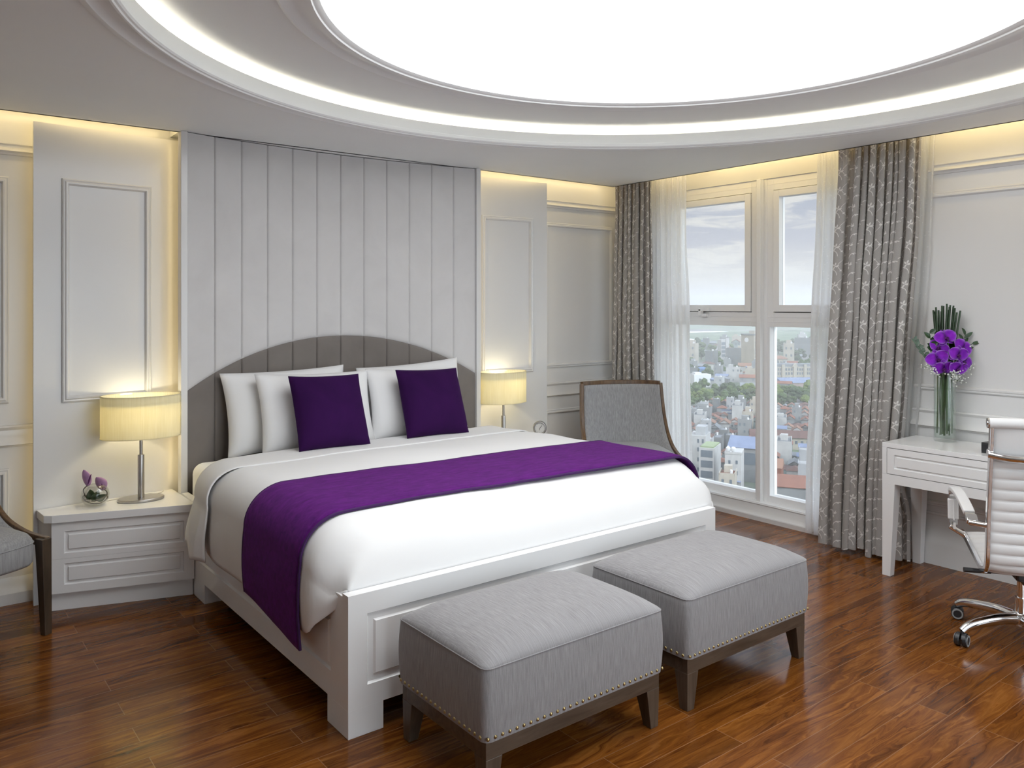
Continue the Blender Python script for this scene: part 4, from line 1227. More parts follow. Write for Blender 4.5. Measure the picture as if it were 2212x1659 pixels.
# arms: padded sleeve with a zip, chrome ends
for s_ in (-1, 1):
    xo = s_ * (hwid + 0.048)
    loop_ = spline([(xo, -0.175, 0.615), (xo, -0.11, 0.640), (xo, 0.02, 0.672), (xo, 0.12, 0.680), (xo, 0.170, 0.670), (xo, 0.188, 0.635), (xo, 0.184, 0.57), (xo, 0.178, 0.500)], 40)
    q = MB(); q.bar(loop_[4:26], (1, 0, 0), 0.046, 0.024); q.bar(loop_[29:38], (1, 0, 0), 0.046, 0.020); sl = q.build('arm_sleeve', M['leather'], oc, smooth=50, bevel=0.006, seg=3)
    q = MB(); q.bar(loop_, (1, 0, 0), 0.036, 0.012)
    q.tube([(s_ * (hwid - 0.0), -0.205, 0.600), (xo + s_ * 0.016, -0.190, 0.605)], 0.012, 12); q.tube([(s_ * hwid, 0.16, 0.455), (xo + s_ * 0.016, 0.178, 0.492)], 0.012, 12)
    q.bar([(xo, -0.19, 0.606), (xo, -0.175, 0.616), (xo, -0.155, 0.628)], (1, 0, 0), 0.044, 0.024)
    q.build('arm_frame', M['chrome'], oc, smooth=40, bevel=0.002)
    q = MB(); q.bar([(xo - s_ * 0.0, p.y - 0.0165, p.z) for p in loop_[29:38]], (1, 0, 0), 0.005, 0.003); q.box(xo - 0.005, xo + 0.005, 0.150, 0.158, 0.485, 0.515); q.build('zip', M['alu'], sl, smooth=0)
# mechanism, lever, gas column
q = MB(); q.box(-0.11, 0.11, -0.14, 0.13, 0.345, 0.392); q.prism([(-0.06, -0.10), (0.06, -0.10), (0.06, 0.10), (-0.06, 0.10)], 0.30, 0.345); q.build('tilt_mechanism', M['black'], oc, smooth=0, bevel=0.01)
q = MB(); q.tube([(-0.10, -0.05, 0.352), (-0.19, -0.055, 0.355)], 0.006, 8); q.tube([(-0.19, -0.055, 0.355), (-0.30, -0.06, 0.357)], [0.009, 0.012], 10); q.build('lever', M['black'], oc, smooth=50)
q = MB(); q.lathe([(0.027, 0.10), (0.027, 0.20)], 0, 0, 20); q.lathe([(0.018, 0.20), (0.018, 0.30)], 0, 0, 20); q.build('gas_column', M['chrome'], oc, smooth=40)
# five-star base with castors
q = MB()
q.lathe([(0.036, 0.075), (0.040, 0.085), (0.040, 0.125), (0.032, 0.135)], 0, 0, 24)
BASE_A = 63.0
star = q.build('base_hub', M['chrome'], oc, smooth=40)
for k_ in range(5):
    a = R(BASE_A + 72 * k_); dr = Vector((math.cos(a), math.sin(a), 0)); sd = Vector((-math.sin(a), math.cos(a), 0))
    pts = [dr * 0.03 + Vector((0, 0, 0.105)), dr * 0.12 + Vector((0, 0, 0.108)), dr * 0.22 + Vector((0, 0, 0.098)), dr * 0.275 + Vector((0, 0, 0.085)), dr * 0.305 + Vector((0, 0, 0.066))]
    q = MB(); q.tube(spline(pts, 18), [0.028 - 0.011 * i / 17 for i in range(18)], 12, up=(0, 0, 1), sx=0.8); q.build('base_arm', M['chrome'], oc, smooth=50)
    cst = empty('castor', dr * 0.305); cst.parent = oc; cst.rotation_euler = (0, 0, a + R(35))
    q = MB()
    q.lathe([(0.007, 0.03), (0.007, 0.07)], 0, 0, 10)
    cs = q.v[:]
    for s2 in (-1, 1):
        w2 = MB(); w2.lathe([(0.001, 0.006), (0.024, 0.006), (0.0275, 0.010), (0.0275, 0.022), (0.024, 0.026), (0.001, 0.026)], 0, 0, 24)
        q.add([(vx, s2 * vz, 0.0285 + vy) for vx, vy, vz in w2.v], w2.f)
    # hood
    for s2 in (-1, 1):
        q.add([(0.030 * math.cos(t_) , s2 * yy, 0.0285 + 0.031 * math.sin(t_)) for yy in (0.004, 0.020) for t_ in [R(20 + 150 * i / 10) for i in range(11)]], [(i, i + 1, 12 + i, 11 + i) for i in range(10)])
    q.build('castor_body', M['black'], oc, smooth=40)
    bpy.context.view_layer.update()
    body = COL.objects[-1] if False else None
    last = [o_ for o_ in oc.children if o_.name.startswith('castor_body')][-1]
    last.location = dr * 0.305; last.rotation_euler = (0, 0, a + R(35)); last.name = 'castor'
    bpy.data.objects.remove(cst)
    q = MB()
    for s2 in (-1, 1):
        w2 = MB(); w2.lathe([(0.018, 0.0262), (0.0245, 0.0262), (0.0245, 0.0275), (0.018, 0.0275), (0.018, 0.0262)], 0, 0, 24, caps=False)
        q.add([(vx, s2 * vz, 0.0285 + vy) for vx, vy, vz in w2.v], w2.f)
    rg = q.build('wheel_rim', M['grey_plastic'], last, smooth=40)
oc.rotation_euler = (0, 0, R(-55))
oc.location = (2.795, -1.115, 0)
# seat and back sit a little off the hub, turned on the column
for ch_ in oc.children:
    if ch_.name.split('.')[0] not in ('base_hub', 'base_arm', 'castor', 'gas_column'):
        ch_.location.x += 0.050; ch_.location.z -= 0.033; ch_.location.y -= 0.012
# ------------------------------------------------------------------ curtains
def curtain_mat():
    """grey cloth with embroidered trailing vines and three-leaf sprigs (UV in metres)"""
    m, t = new_mat('grey curtain cloth with embroidered vines')
    uv = t.n('ShaderNodeTexCoord').outputs['UV']
    TW, TH = 0.165, 0.118
    s = t.mapping(uv, scale=(1 / TW, 1 / TH, 1))
    sp = t.n('ShaderNodeSeparateXYZ'); t.put(sp.inputs[0], s)
    # half-drop repeat: every other column moves half a tile
    colid = t.m('FLOOR', sp.outputs[0])
    half = t.m('MULTIPLY', t.m('FRACT', t.m('MULTIPLY', colid, 0.5)), 1.0)
    fx = t.m('FRACT', sp.outputs[0]); fy = t.m('FRACT', t.m('ADD', sp.outputs[1], half))
    px = t.m('MULTIPLY', fx, TW); py = t.m('MULTIPLY', fy, TH)
    cb = t.n('ShaderNodeCombineXYZ'); t.put(cb.inputs[0], px); t.put(cb.inputs[1], py)
    P = cb.outputs[0]
    def leaf(cx_, cy_, ang, a=0.0115, b_=0.0052):
        v = t.mapping(P, loc=(cx_, cy_, 0), rot=(0, 0, R(ang)), scale=(a, b_, 1), vtype='TEXTURE')
        q_ = t.n('ShaderNodeSeparateXYZ'); t.put(q_.inputs[0], v)
        xx = t.m('MULTIPLY', q_.outputs[0], q_.outputs[0])
        return t.m('LESS_THAN', t.m('ADD', xx, t.m('ABSOLUTE', q_.outputs[1])), 1.0)
    parts = []
    def sprig(x, y, rot):
        for da, ra in ((0, 0.014), (72, 0.012), (-76, 0.012), (170, 0.015)):
            a = rot + da
            parts.append(leaf(x + ra * math.cos(R(a)), y + ra * math.sin(R(a)), a))
    sprig(0.040, 0.086, 70); sprig(0.118, 0.030, 100)
    parts.append(leaf(0.080, 0.060, 30, 0.009, 0.004)); parts.append(leaf(0.142, 0.100, 150, 0.009, 0.004))
    # main vine: sinuous vertical; branch arcs
    def line(d, w_=0.0021): return t.m('LESS_THAN', t.m('ABSOLUTE', d), w_)
    vx = t.m('ADD', t.m('MULTIPLY', t.m('SINE', t.m('MULTIPLY', fy, 2 * math.pi)), 0.021), 0.082)
    parts.append(line(t.m('SUBTRACT', px, vx), 0.0018))
    def arc(cx_, cy_, r_, x0, x1, y0, y1):
        v = t.n('ShaderNodeVectorMath', operation='DISTANCE'); t.put(v.inputs[0], P); v.inputs[1].default_value = (cx_, cy_, 0)
        a = line(t.m('SUBTRACT', v.outputs['Value'], r_))
        for so, lo_, hi_ in ((px, x0, x1), (py, y0, y1)):
            a = t.m('MULTIPLY', a, t.m('MULTIPLY', t.m('GREATER_THAN', so, lo_), t.m('LESS_THAN', so, hi_)))
        return a
    parts.append(arc(0.062, 0.060, 0.030, 0.030, 0.068, 0.058, 0.092))
    parts.append(arc(0.105, 0.058, 0.030, 0.095, 0.140, 0.020, 0.050))
    parts.append(arc(0.150, 0.070, 0.034, 0.112, 0.165, 0.072, 0.110))
    parts.append(arc(0.020, 0.030, 0.036, 0.0, 0.058, 0.030, 0.070))
    e = parts[0]
    for p_ in parts[1:]:
        e = t.m('MAXIMUM', e, p_)
    wv = t.noise(t.mapping(uv, scale=(1500, 110, 1)), 1.0, 2.0); wh = t.noise(t.mapping(uv, scale=(110, 1500, 1)), 1.0, 2.0)
    wve = t.m('MULTIPLY', t.m('ADD', wv, wh), 0.5)
    cloth = t.ramp(wve, [(0.38, (0.37, 0.352, 0.335)), (0.62, (0.48, 0.458, 0.435))])
    c = t.mix(t.m('MULTIPLY', e, 0.9), cloth, (0.84, 0.83, 0.80))
    d = t.n('ShaderNodeBsdfPrincipled'); t.put(d.inputs['Base Color'], c); d.inputs['Roughness'].default_value = 0.8
    d.inputs['Sheen Weight'].default_value = 0.1
    tr = t.n('ShaderNodeBsdfTranslucent'); t.put(tr.inputs[0], t.mix(0.5, c, (0.75, 0.62, 0.55), 'MULTIPLY'))
    mx = t.n('ShaderNodeMixShader', {0: 0.22, 1: d, 2: tr}); t.out(mx)
    return m
M['curtain'] = curtain_mat()
def sheer_mat():
    m, t = new_mat('white sheer voile')
    uv = t.n('ShaderNodeTexCoord').outputs['UV']
    vo = t.n('ShaderNodeTexVoronoi'); t.put(vo.inputs['Vector'], uv); vo.inputs['Scale'].default_value = 46.0
    dots = t.m('LESS_THAN', vo.outputs[0], 0.17)
    tr = t.n('ShaderNodeBsdfTransparent'); tr.inputs[0].default_value = (1, 1, 1, 1)
    df = t.n('ShaderNodeBsdfDiffuse', {'Color': (0.96, 0.96, 0.96)}); tl = t.n('ShaderNodeBsdfTranslucent', {'Color': (0.97, 0.97, 0.97)})
    cl_ = t.n('ShaderNodeMixShader', {0: 0.74, 1: df, 2: tl})
    f = t.m('ADD', t.m('MULTIPLY', dots, 0.12), 0.84)
    mx = t.n('ShaderNodeMixShader', {0: f, 1: tr, 2: cl_}); t.out(mx); return m
M['sheer'] = sheer_mat()
M['lining'] = plain('white curtain lining', (0.74, 0.73, 0.71), 0.85, vary=0.02)

def drape(name, mt, top, bot, ztop, zbot, nf, amp_t, amp_b, seed, parent=None, fab=1.9, first=1.0, flare=0.0, nu=260, nv=40, gather=0.10, solid=0.0, tails=0.0):
    """cloth hung between plan points top=((x,y),(x,y)) and bot; nf folds; folds deepen downwards"""
    rnd = random.Random(seed)
    # uneven fold phase
    knots = [0.0]
    for i in range(nf): knots.append(knots[-1] + rnd.uniform(0.65, 1.35))
    if first != 1.0: knots = [0.0] + [k_ + first - 1.0 for k_ in knots[1:]]
    kt = knots[-1]; knots = [k_ / kt for k_ in knots]
    amps = [rnd.uniform(0.6, 1.25) for _ in range(nf + 1)]; ph = [rnd.uniform(-0.35, 0.35) for _ in range(nf + 1)]
    def wave(a):
        for i in range(nf):
            if a <= knots[i + 1] or i == nf - 1:
                f = (a - knots[i]) / (knots[i + 1] - knots[i]); break
        s_ = math.sin(2 * math.pi * f + 0.5 * math.sin(2 * math.pi * f) * ph[i])
        am = lerp(amps[i], amps[i + 1], f)
        return s_ * am, math.sin(4 * math.pi * f) * am
    (ax, ay), (bx, by) = top; (cx_, cy_), (dx_, dy_) = bot
    W_ = math.hypot(bx - ax, by - ay) * fab
    def fn(a, b_):
        # b_ = 0 top, 1 bottom
        fl = smoothstep(0.0, 1.0, b_) * 0.75 + 0.25 * b_
        x = lerp(lerp(ax, bx, a), lerp(cx_, dx_, a), fl); y = lerp(lerp(ay, by, a), lerp(cy_, dy_, a), fl)
        w0, w1 = wave(a)
        am = lerp(amp_t, amp_b, smoothstep(0.0, 0.35, b_)) * (1 + 0.25 * noise.noise(Vector((a * 4, b_ * 3.0, seed))))
        nx = -1.0
        x += nx * am * w0 + 0.012 * noise.noise(Vector((a * 9, b_ * 5, seed + 9)))
        y += am * 0.42 * w1 + 0.01 * noise.noise(Vector((a * 7, b_ * 4, seed + 5)))
        y -= flare * smoothstep(0.80, 0.90, b_) * smoothstep(0.82, 1.0, a); x -= 0.4 * flare * smoothstep(0.80, 0.90, b_) * smoothstep(0.82, 1.0, a)
        # small gathers in the heading
        g_ = 1 - smoothstep(0.0, gather, b_)
        x += 0.006 * g_ * math.sin(a * nf * 6 * math.pi * 2)
        zz = lerp(ztop, zbot, b_) + tails * smoothstep(0.8, 1.0, b_) * noise.noise(Vector((a * 8, seed, 0)))
        return (x, y, zz)
    # cloth length along the folds, measured half way down, gives an unstretched pattern
    row = [Vector(fn(i / (nu - 1), 0.55)) for i in range(nu)]; cum_ = [0.0]
    for p0, p1 in zip(row, row[1:]): cum_.append(cum_[-1] + (p1 - p0).length)
    q_ = MB(); q_.grid(nu, nv, fn, uvf=lambda a, b_: (cum_[int(round(a * (nu - 1)))], (1 - b_) * (ztop - zbot)))
    o_ = q_.build(name, mt, parent, smooth=180, fixn=False, solid=solid)
    return o_
o = drape('curtain', M['curtain'], ((3.425, 0.135), (3.462, -0.345)), ((3.355, 0.225), (3.455, -0.205)), 2.60, 0.03, 9, 0.021, 0.036, 3, tails=0.05, first=2.6, flare=0.085)
tag(o, 'grey curtain with embroidered leaf vines on the desk side of the window', 'curtain', 'leaf patterned grey curtains')
o = drape('curtain', M['curtain'], ((3.415, 2.06), (3.43, 1.715)), ((3.39, 2.07), (3.41, 1.67)), 2.60, 0.03, 8, 0.022, 0.034, 8)
tag(o, 'grey curtain with embroidered leaf vines in the corner behind the chair', 'curtain', 'leaf patterned grey curtains')
o = drape('sheer_curtain', M['sheer'], ((3.545, 0.345), (3.575, -0.372)), ((3.55, 0.43), (3.575, -0.232)), 2.60, 0.02, 9, 0.022, 0.030, 14, gather=0.2)
tag(o, 'white sheer curtain between the desk side curtain and the window', 'sheer curtain', 'white sheer curtains')
o = drape('sheer_curtain', M['sheer'], ((3.52, 1.86), (3.50, 1.44)), ((3.53, 1.90), (3.52, 1.40)), 2.60, 0.02, 8, 0.022, 0.030, 15, gather=0.2)
tag(o, 'white sheer curtain on the chair side of the window', 'sheer curtain', 'white sheer curtains')

# ------------------------------------------------------------------ tall vase of orchids on the desk
va = empty('flower_vase', (3.487, -0.474, 0.7505))
tag(va, 'tall glass vase of purple orchids and dark green reeds on the desk', 'vase of flowers')
VH, VR = 0.392, 0.057
q = MB(); q.lathe([(0.001, 0.0005), (VR - 0.004, 0.0005), (VR, 0.004), (VR, VH), (VR - 0.003, VH), (VR - 0.003, 0.028), (VR - 0.006, 0.022), (0.001, 0.022)], 0, 0, 48, caps=False); q.build('vase', M['vaseglass'], va, smooth=40)
def water_mat():
    m, t = new_mat('water in the vase')
    tr = t.n('ShaderNodeBsdfTransparent'); tr.inputs[0].default_value = (0.94, 0.97, 0.945, 1)
    gl = t.n('ShaderNodeBsdfGlossy'); gl.inputs['Roughness'].default_value = 0.02
    mx = t.n('ShaderNodeMixShader', {0: 0.05, 1: tr, 2: gl}); t.out(mx); return m
q = MB(); q.lathe([(0.001, 0.0235), (VR - 0.0045, 0.0235), (VR - 0.0045, 0.30), (0.001, 0.30)], 0, 0, 40, caps=False); q.build('water', water_mat(), va, smooth=40)
M['reed'] = plain('dark green reed', (0.028, 0.055, 0.024), 0.4, vary=0.25, scale=30)
M['strap'] = plain('green strap leaf', (0.045, 0.10, 0.025), 0.4, vary=0.3, scale=20)
M['gyps'] = plain('white gypsophila bloom', (0.78, 0.80, 0.76), 0.8)
M['gypstem'] = plain('thin green stem', (0.16, 0.22, 0.10), 0.6)
M['euc'] = plain('blue green eucalyptus leaf', (0.10, 0.15, 0.11), 0.55, vary=0.25, scale=40)
def orchid_mat():
    m, t = new_mat('vivid purple orchid petal')
    co = t.coord(); n1 = t.noise(co, 40, 4)
    c = t.ramp(n1, [(0.3, (0.15, 0.005, 0.36)), (0.7, (0.26, 0.012, 0.52))])
    uvs = t.n('ShaderNodeSeparateXYZ'); t.put(uvs.inputs[0], t.n('ShaderNodeTexCoord').outputs['UV'])
    ea = t.m('POWER', t.m('ABSOLUTE', t.m('SUBTRACT', t.m('MULTIPLY', uvs.outputs[0], 2.0), 1.0)), 9.0)
    eb = t.m('POWER', uvs.outputs[1], 14.0)
    c = t.mix(t.m('MULTIPLY', t.m('MAXIMUM', ea, eb), 0.55), c, (0.62, 0.42, 0.85))
    c = t.mix(t.ramp(uvs.outputs[1], [(0.0, (1, 1, 1)), (0.35, (0, 0, 0))]), c, (0.07, 0.003, 0.16))
    t.out(bsdf(t, c, 0.6, 0, None, Specular_IOR_Level=0.25)); return m
M['orchid'] = orchid_mat()
M['orchidc'] = plain('dark orchid throat', (0.07, 0.004, 0.10), 0.5, vary=0.3, scale=80)
rnd = random.Random(21)
# in the vase's own frame: u points to the right of the photo, w towards the viewer
UX = Vector((0.79, -0.613, 0)); WX = Vector((-0.613, -0.79, 0)); ZZ = Vector((0, 0, 1))
def V(u_, w_, z_): return UX * u_ + WX * w_ + ZZ * z_
# reeds
for i in range(24):
    f = (i + 0.5) / 24; gap = (0.62 < f < 0.69)
    if gap: continue
    ub = lerp(-0.030, 0.030, f) + rnd.uniform(-.004, .004); wb = rnd.uniform(-0.030, 0.015)
    ut = lerp(-0.066, 0.088, f) + rnd.uniform(-.004, .004); top_ = 0.765 + rnd.uniform(-0.035, 0.012) + (0.02 if 0.45 < f < 0.6 else 0) - (0.03 if f > .9 or f < .06 else 0)
    q = MB(); q.tube([V(ub * 0.7, wb, 0.36), V(lerp(ub, ut, .5), wb, 0.55), V(ut, wb * 1.2, top_)], [0.0048, 0.0052, 0.0050], 7); q.build('reed', M['reed'], va, smooth=60)
# strap leaves and stems standing in the water
for i in range(15):
    ub = rnd.uniform(-0.040, 0.040); wb = rnd.uniform(-0.030, 0.036); ut = ub * 0.7 + rnd.uniform(-.012, .012)
    q = MB()
    P0, P1 = V(ub, wb, 0.03 + rnd.uniform(0, .03)), V(ut, wb * .6, 0.40)
    sdv = (UX * rnd.uniform(.6, 1) + WX * rnd.uniform(-.5, .5)).normalized()
    q.bar(spline([P0, P0.lerp(P1, .5) + UX * rnd.uniform(-.008, .008), P1], 10), sdv, rnd.uniform(0.007, 0.013), 0.0012)
    q.build('strap_leaf', M['strap'], va, smooth=60)
q = MB(); q.tube(spline([V(0.03, 0.02, 0.38), V(0.028, 0.028, 0.28), V(0.032, 0.030, 0.16)], 14), 0.0018, 6)
for i in range(22):
    p = spline([V(0.03, 0.02, 0.38), V(0.028, 0.028, 0.28), V(0.032, 0.030, 0.16)], 22)[i]; a = i * 2.4
    leaf_mesh(q, p, p + V(0.010 * math.cos(a), 0.006 * math.sin(a), -0.006), 0.003, ZZ, 0.1, 5)
q.build('submerged_sprig', M['leaf'], va, smooth=60)
# orchid blooms
def orchid(c, face, size, rot, name='orchid_bloom'):
    C_ = Vector(c); N = Vector(face).normalized(); U_ = (ZZ - N * N.dot(ZZ)).normalized(); S_ = U_.cross(N)
    q_ = MB()
    def petal(ang, ln, wd, cup, lift):
        d = U_ * math.cos(R(ang)) + S_ * math.sin(R(ang)); e = U_ * -math.sin(R(ang)) + S_ * math.cos(R(ang))
        def fn(a, b_):
            w_ = wd * (math.sin(math.pi * (0.06 + 0.94 * b_ ** 0.75)) ** 0.6 if b_ < 1 else 0.0); A = 2 * a - 1
            ruf = 0.04 * ln * math.sin(A * 5 + ang) * b_ * abs(A)
            return C_ + d * (ln * b_) + e * (w_ * A) + N * (cup * ln * (b_ * b_) * -1 + lift + 0.16 * wd * A * A + ruf)
        q_.grid(9, 11, fn)
    petal(rot + 0, size * 0.92, size * 0.36, 0.12, 0.0); petal(rot + 128, size * 0.88, size * 0.34, 0.15, -0.002); petal(rot - 128, size * 0.88, size * 0.34, 0.15, -0.002)
    petal(rot + 72, size * 1.06, size * 0.62, 0.10, 0.004); petal(rot - 72, size * 1.06, size * 0.62, 0.10, 0.004)
    o_ = q_.build(name, M['orchid'], va, smooth=80, solid=0.0009)
    q_ = MB()
    for ang, ln in ((180, 0.34), (115, 0.22), (-115, 0.22)):
        d = U_ * math.cos(R(rot + ang)) + S_ * math.sin(R(rot + ang))
        q_.tube([C_ + N * 0.004, C_ + d * (size * ln * .5) + N * 0.016, C_ + d * (size * ln) + N * 0.012], [0.004, 0.0055, 0.002], 8)
    q_.build('throat', M['orchidc'], o_, smooth=60)
for (u_, w_, z_, fu, fz, sz, rt) in ((-0.010, 0.050, 0.580, -0.12, 0.35, 0.062, -14), (0.062, 0.060, 0.530, 0.35, 0.15, 0.064, 24), (-0.055, 0.066, 0.475, -0.35, 0.05, 0.062, -20),
                                     (0.018, 0.075, 0.500, 0.05, -0.1, 0.058, 8), (0.058, 0.070, 0.462, 0.4, -0.1, 0.060, 35), (-0.028, 0.070, 0.430, -0.2, -0.45, 0.060, -8),
                                     (0.030, 0.074, 0.430, 0.15, -0.5, 0.060, 12), (-0.040, 0.045, 0.530, -0.3, 0.3, 0.055, 30)):
    orchid(V(u_ * 1.22, w_ + 0.02 * math.sin(rt), 0.505 + (z_ - 0.505) * 1.12), UX * fu + WX * 1.0 + ZZ * fz, sz, rt)
q = MB(); q.tube(spline([V(0, 0, 0.36), V(0.0, 0.03, 0.45), V(0, 0.035, 0.58)], 12), 0.004, 8); q.build('orchid_stem', M['strap'], va, smooth=60)
# leafy sprigs either side
def sprig_leaves(pts, n_, ln, wd, mt, nm, both=True):
    S_ = spline(pts, 30); q_ = MB(); q_.tube(S_, [0.0018] * 30, 6)
    for i in range(n_):
        k_ = int(29 * (0.25 + 0.75 * i / max(1, n_ - 1))); p = S_[k_]; d = (S_[k_] - S_[k_ - 1]).normalized()
        sd = (UX * (1 if i % 2 else -1) + ZZ * rnd.uniform(-.3, .5)); dirv = (d * 0.7 + sd * 0.9 + WX * rnd.uniform(-.2, .5)).normalized()
        leaf_mesh(q_, p, p + dirv * ln * rnd.uniform(.8, 1.15), wd, WX + ZZ * 0.4, 0.12, 7)
    q_.build(nm, mt, va, smooth=80)
sprig_leaves([V(0.03, 0.0, 0.40), V(0.085, 0.0, 0.52), V(0.120, -0.005, 0.605)], 9, 0.055, 0.011, M['leaf'], 'leaf_sprig')
sprig_leaves([V(0.03, 0.0, 0.40), V(0.095, 0.01, 0.50), V(0.150, 0.005, 0.555)], 6, 0.050, 0.010, M['leaf'], 'leaf_sprig')
sprig_leaves([V(-0.02, 0.0, 0.42), V(-0.070, 0.0, 0.53), V(-0.088, 0.0, 0.615)], 6, 0.050, 0.014, M['leaf'], 'leaf_sprig')
sprig_leaves([V(-0.02, 0.0, 0.42), V(-0.055, 0.01, 0.50), V(-0.080, 0.005, 0.545)], 4, 0.050, 0.018, M['leaf'], 'leaf_sprig')
sprig_leaves([V(-0.02, 0.0, 0.40), V(-0.10, 0.01, 0.47), V(-0.175, 0.0, 0.575)], 30, 0.026, 0.009, M['euc'], 'eucalyptus_sprig')
# gypsophila clouds
def gyps(cs, n_, rad, nm='babys_breath'):
    q_ = MB()
    for c in cs:
        C_ = V(*c)
        q_.tube([V(0, 0, 0.385), C_ * 0.6 + V(0, 0, 0.385) * 0.4 + ZZ * 0.012, C_], 0.0009, 4)
        for i in range(n_):
            p = C_ + V(rnd.gauss(0, rad), rnd.gauss(0, rad), rnd.gauss(0, rad))
            r_ = rnd.uniform(0.0030, 0.0050)
            q_.lathe([(0.0003, -r_), (r_ * .7, -r_ * .7), (r_, 0), (r_ * .7, r_ * .7), (0.0003, r_)], 0, 0, 6, 1, caps=False)
            k_ = len(q_.v) - 30
            for j in range(k_, len(q_.v)): q_.v[j] = tuple(Vector(q_.v[j]) + p)
            q_.tube([C_, p], 0.0005, 3, 0, caps=False)
    o_ = q_.build(nm, [M['gypstem'], M['gyps']], va, smooth=60); tag(o_, kind='stuff')
gyps([(-0.115, 0.02, 0.430), (-0.090, 0.04, 0.410), (-0.06, 0.03, 0.395)], 22, 0.015)
gyps([(0.010, 0.075, 0.395), (0.022, 0.07, 0.375)], 24, 0.012)
gyps([(0.085, 0.03, 0.40), (0.105, 0.02, 0.43), (0.075, 0.02, 0.365), (0.120, 0.0, 0.47), (0.145, 0.0, 0.415), (0.06, 0.03, 0.35)], 18, 0.015)
gyps([(-0.09, 0.0, 0.49), (-0.07, -0.01, 0.52), (0.11, 0.0, 0.52)], 10, 0.014)
# ------------------------------------------------------------------ the town outside the window, sixty metres below
GZ = -60.0
CAM0 = Vector((-1.2744, -2.5783, 0)); F_ = Vector((0.6134, 0.7898, 0)); RT = Vector((0.7898, -0.6134, 0))
def town(d, s_, z_=GZ):
    """d metres out along the street axis, s_ metres to its right"""
    return CAM0 + F_ * d + RT * s_ + Vector((0, 0, z_))
AX = math.atan2(RT.y, RT.x)
def wallm(name, c): return plain(name, tuple(q_ * 0.47 for q_ in c), 0.85, vary=0.12, scale=0.25)     # colours darkened to offset the brightened back sky
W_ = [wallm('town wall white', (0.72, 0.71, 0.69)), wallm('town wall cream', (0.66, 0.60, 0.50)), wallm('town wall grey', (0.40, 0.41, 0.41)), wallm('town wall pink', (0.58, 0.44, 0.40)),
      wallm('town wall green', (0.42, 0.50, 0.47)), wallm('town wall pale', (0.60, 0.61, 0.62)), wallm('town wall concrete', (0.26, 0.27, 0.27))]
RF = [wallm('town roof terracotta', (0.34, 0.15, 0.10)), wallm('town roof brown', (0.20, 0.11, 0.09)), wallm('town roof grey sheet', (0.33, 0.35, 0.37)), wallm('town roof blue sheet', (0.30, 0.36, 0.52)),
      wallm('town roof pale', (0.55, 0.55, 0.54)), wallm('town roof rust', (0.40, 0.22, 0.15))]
WIN = plain('town window', (0.10, 0.12, 0.14), 0.3)
BLUE = wallm('blue painted tank', (0.16, 0.30, 0.58)); TAN = wallm('tan tower stone', (0.52, 0.46, 0.36)); BRICK = wallm('red brick', (0.36, 0.13, 0.08))
M['white_dish'] = plain('white roof tank', (0.50, 0.50, 0.50), 0.4)
def ground_mat():
    m, t = new_mat('town ground')
    co = t.coord(); n1 = t.noise(co, 0.05, 5.0, 0.6); n2 = t.noise(co, 0.012, 4.0)
    c1 = t.ramp(n1, [(0.3, (0.07, 0.07, 0.068)), (0.5, (0.12, 0.115, 0.11)), (0.7, (0.17, 0.16, 0.15))])
    c = t.mix(t.ramp(n2, [(0.45, (0, 0, 0)), (0.6, (1, 1, 1))]), c1, (0.10, 0.15, 0.07))
    t.out(bsdf(t, c, 0.95)); return m
def hill_mat():
    m, t = new_mat('wooded hillside')
    co = t.coord(); n1 = t.noise(co, 0.02, 6.0, 0.7)
    c = t.ramp(n1, [(0.3, (0.05, 0.085, 0.05)), (0.6, (0.12, 0.16, 0.09)), (0.75, (0.30, 0.30, 0.27))])
    t.out(bsdf(t, c, 0.95)); return m
M['ground'] = ground_mat(); M['hill'] = hill_mat()
q = MB(); q.add([town(40, -700), town(40, 900), town(14000, 9000), town(14000, -7000)], [(0, 1, 2, 3)])
struct(q.build('ground', M['ground'], smooth=0))
def lake_mat():
    m, t = new_mat('lake water')
    t.out(bsdf(t, (0.80, 0.82, 0.84), 0.25)); return m  # pale base colour stands in for the reflected sky
def patch(name, poly, z_, mt):
    q_ = MB(); q_.add([town(d, s_, z_) for d, s_ in poly], [tuple(range(len(poly)))]); return struct(q_.build(name, mt, smooth=0))
LAKE = lake_mat()
patch('lake', [(1400, 220), (1380, 330), (1430, 420), (1500, 460), (1700, 540), (1850, 480), (1800, 330), (1640, 250)], GZ + 0.6, LAKE)
patch('lake', [(2500, 750), (2500, 1050), (2900, 1250), (3050, 900)], GZ + 0.6, LAKE)
def hill(name, d0, s0, ln, wd, h_, seed):
    def fn(a, b_):
        A, B = 2 * a - 1, 2 * b_ - 1
        k_ = max(0, 1 - A * A) * max(0, 1 - B * B)
        hh = h_ * k_ ** 0.8 * (0.75 + 0.5 * noise.noise(Vector((a * 6, b_ * 2, seed)))) + k_ * 3.5 * noise.noise(Vector((a * 40, b_ * 10, seed)))
        return town(d0 + B * wd, s0 + A * ln, GZ - 1 + max(0, hh))
    q_ = MB(); q_.grid(70, 14, fn); return struct(q_.build(name, M['hill'], smooth=80))
hill('hill', 2250, 380, 420, 240, 17, 1); hill('hill', 1500, 560, 260, 260, 15, 2); hill('hill', 3600, 900, 1400, 300, 38, 3); hill('hill', 1290, 280, 150, 90, 7, 5); hill('hill', 1270, 420, 130, 80, 8, 6)

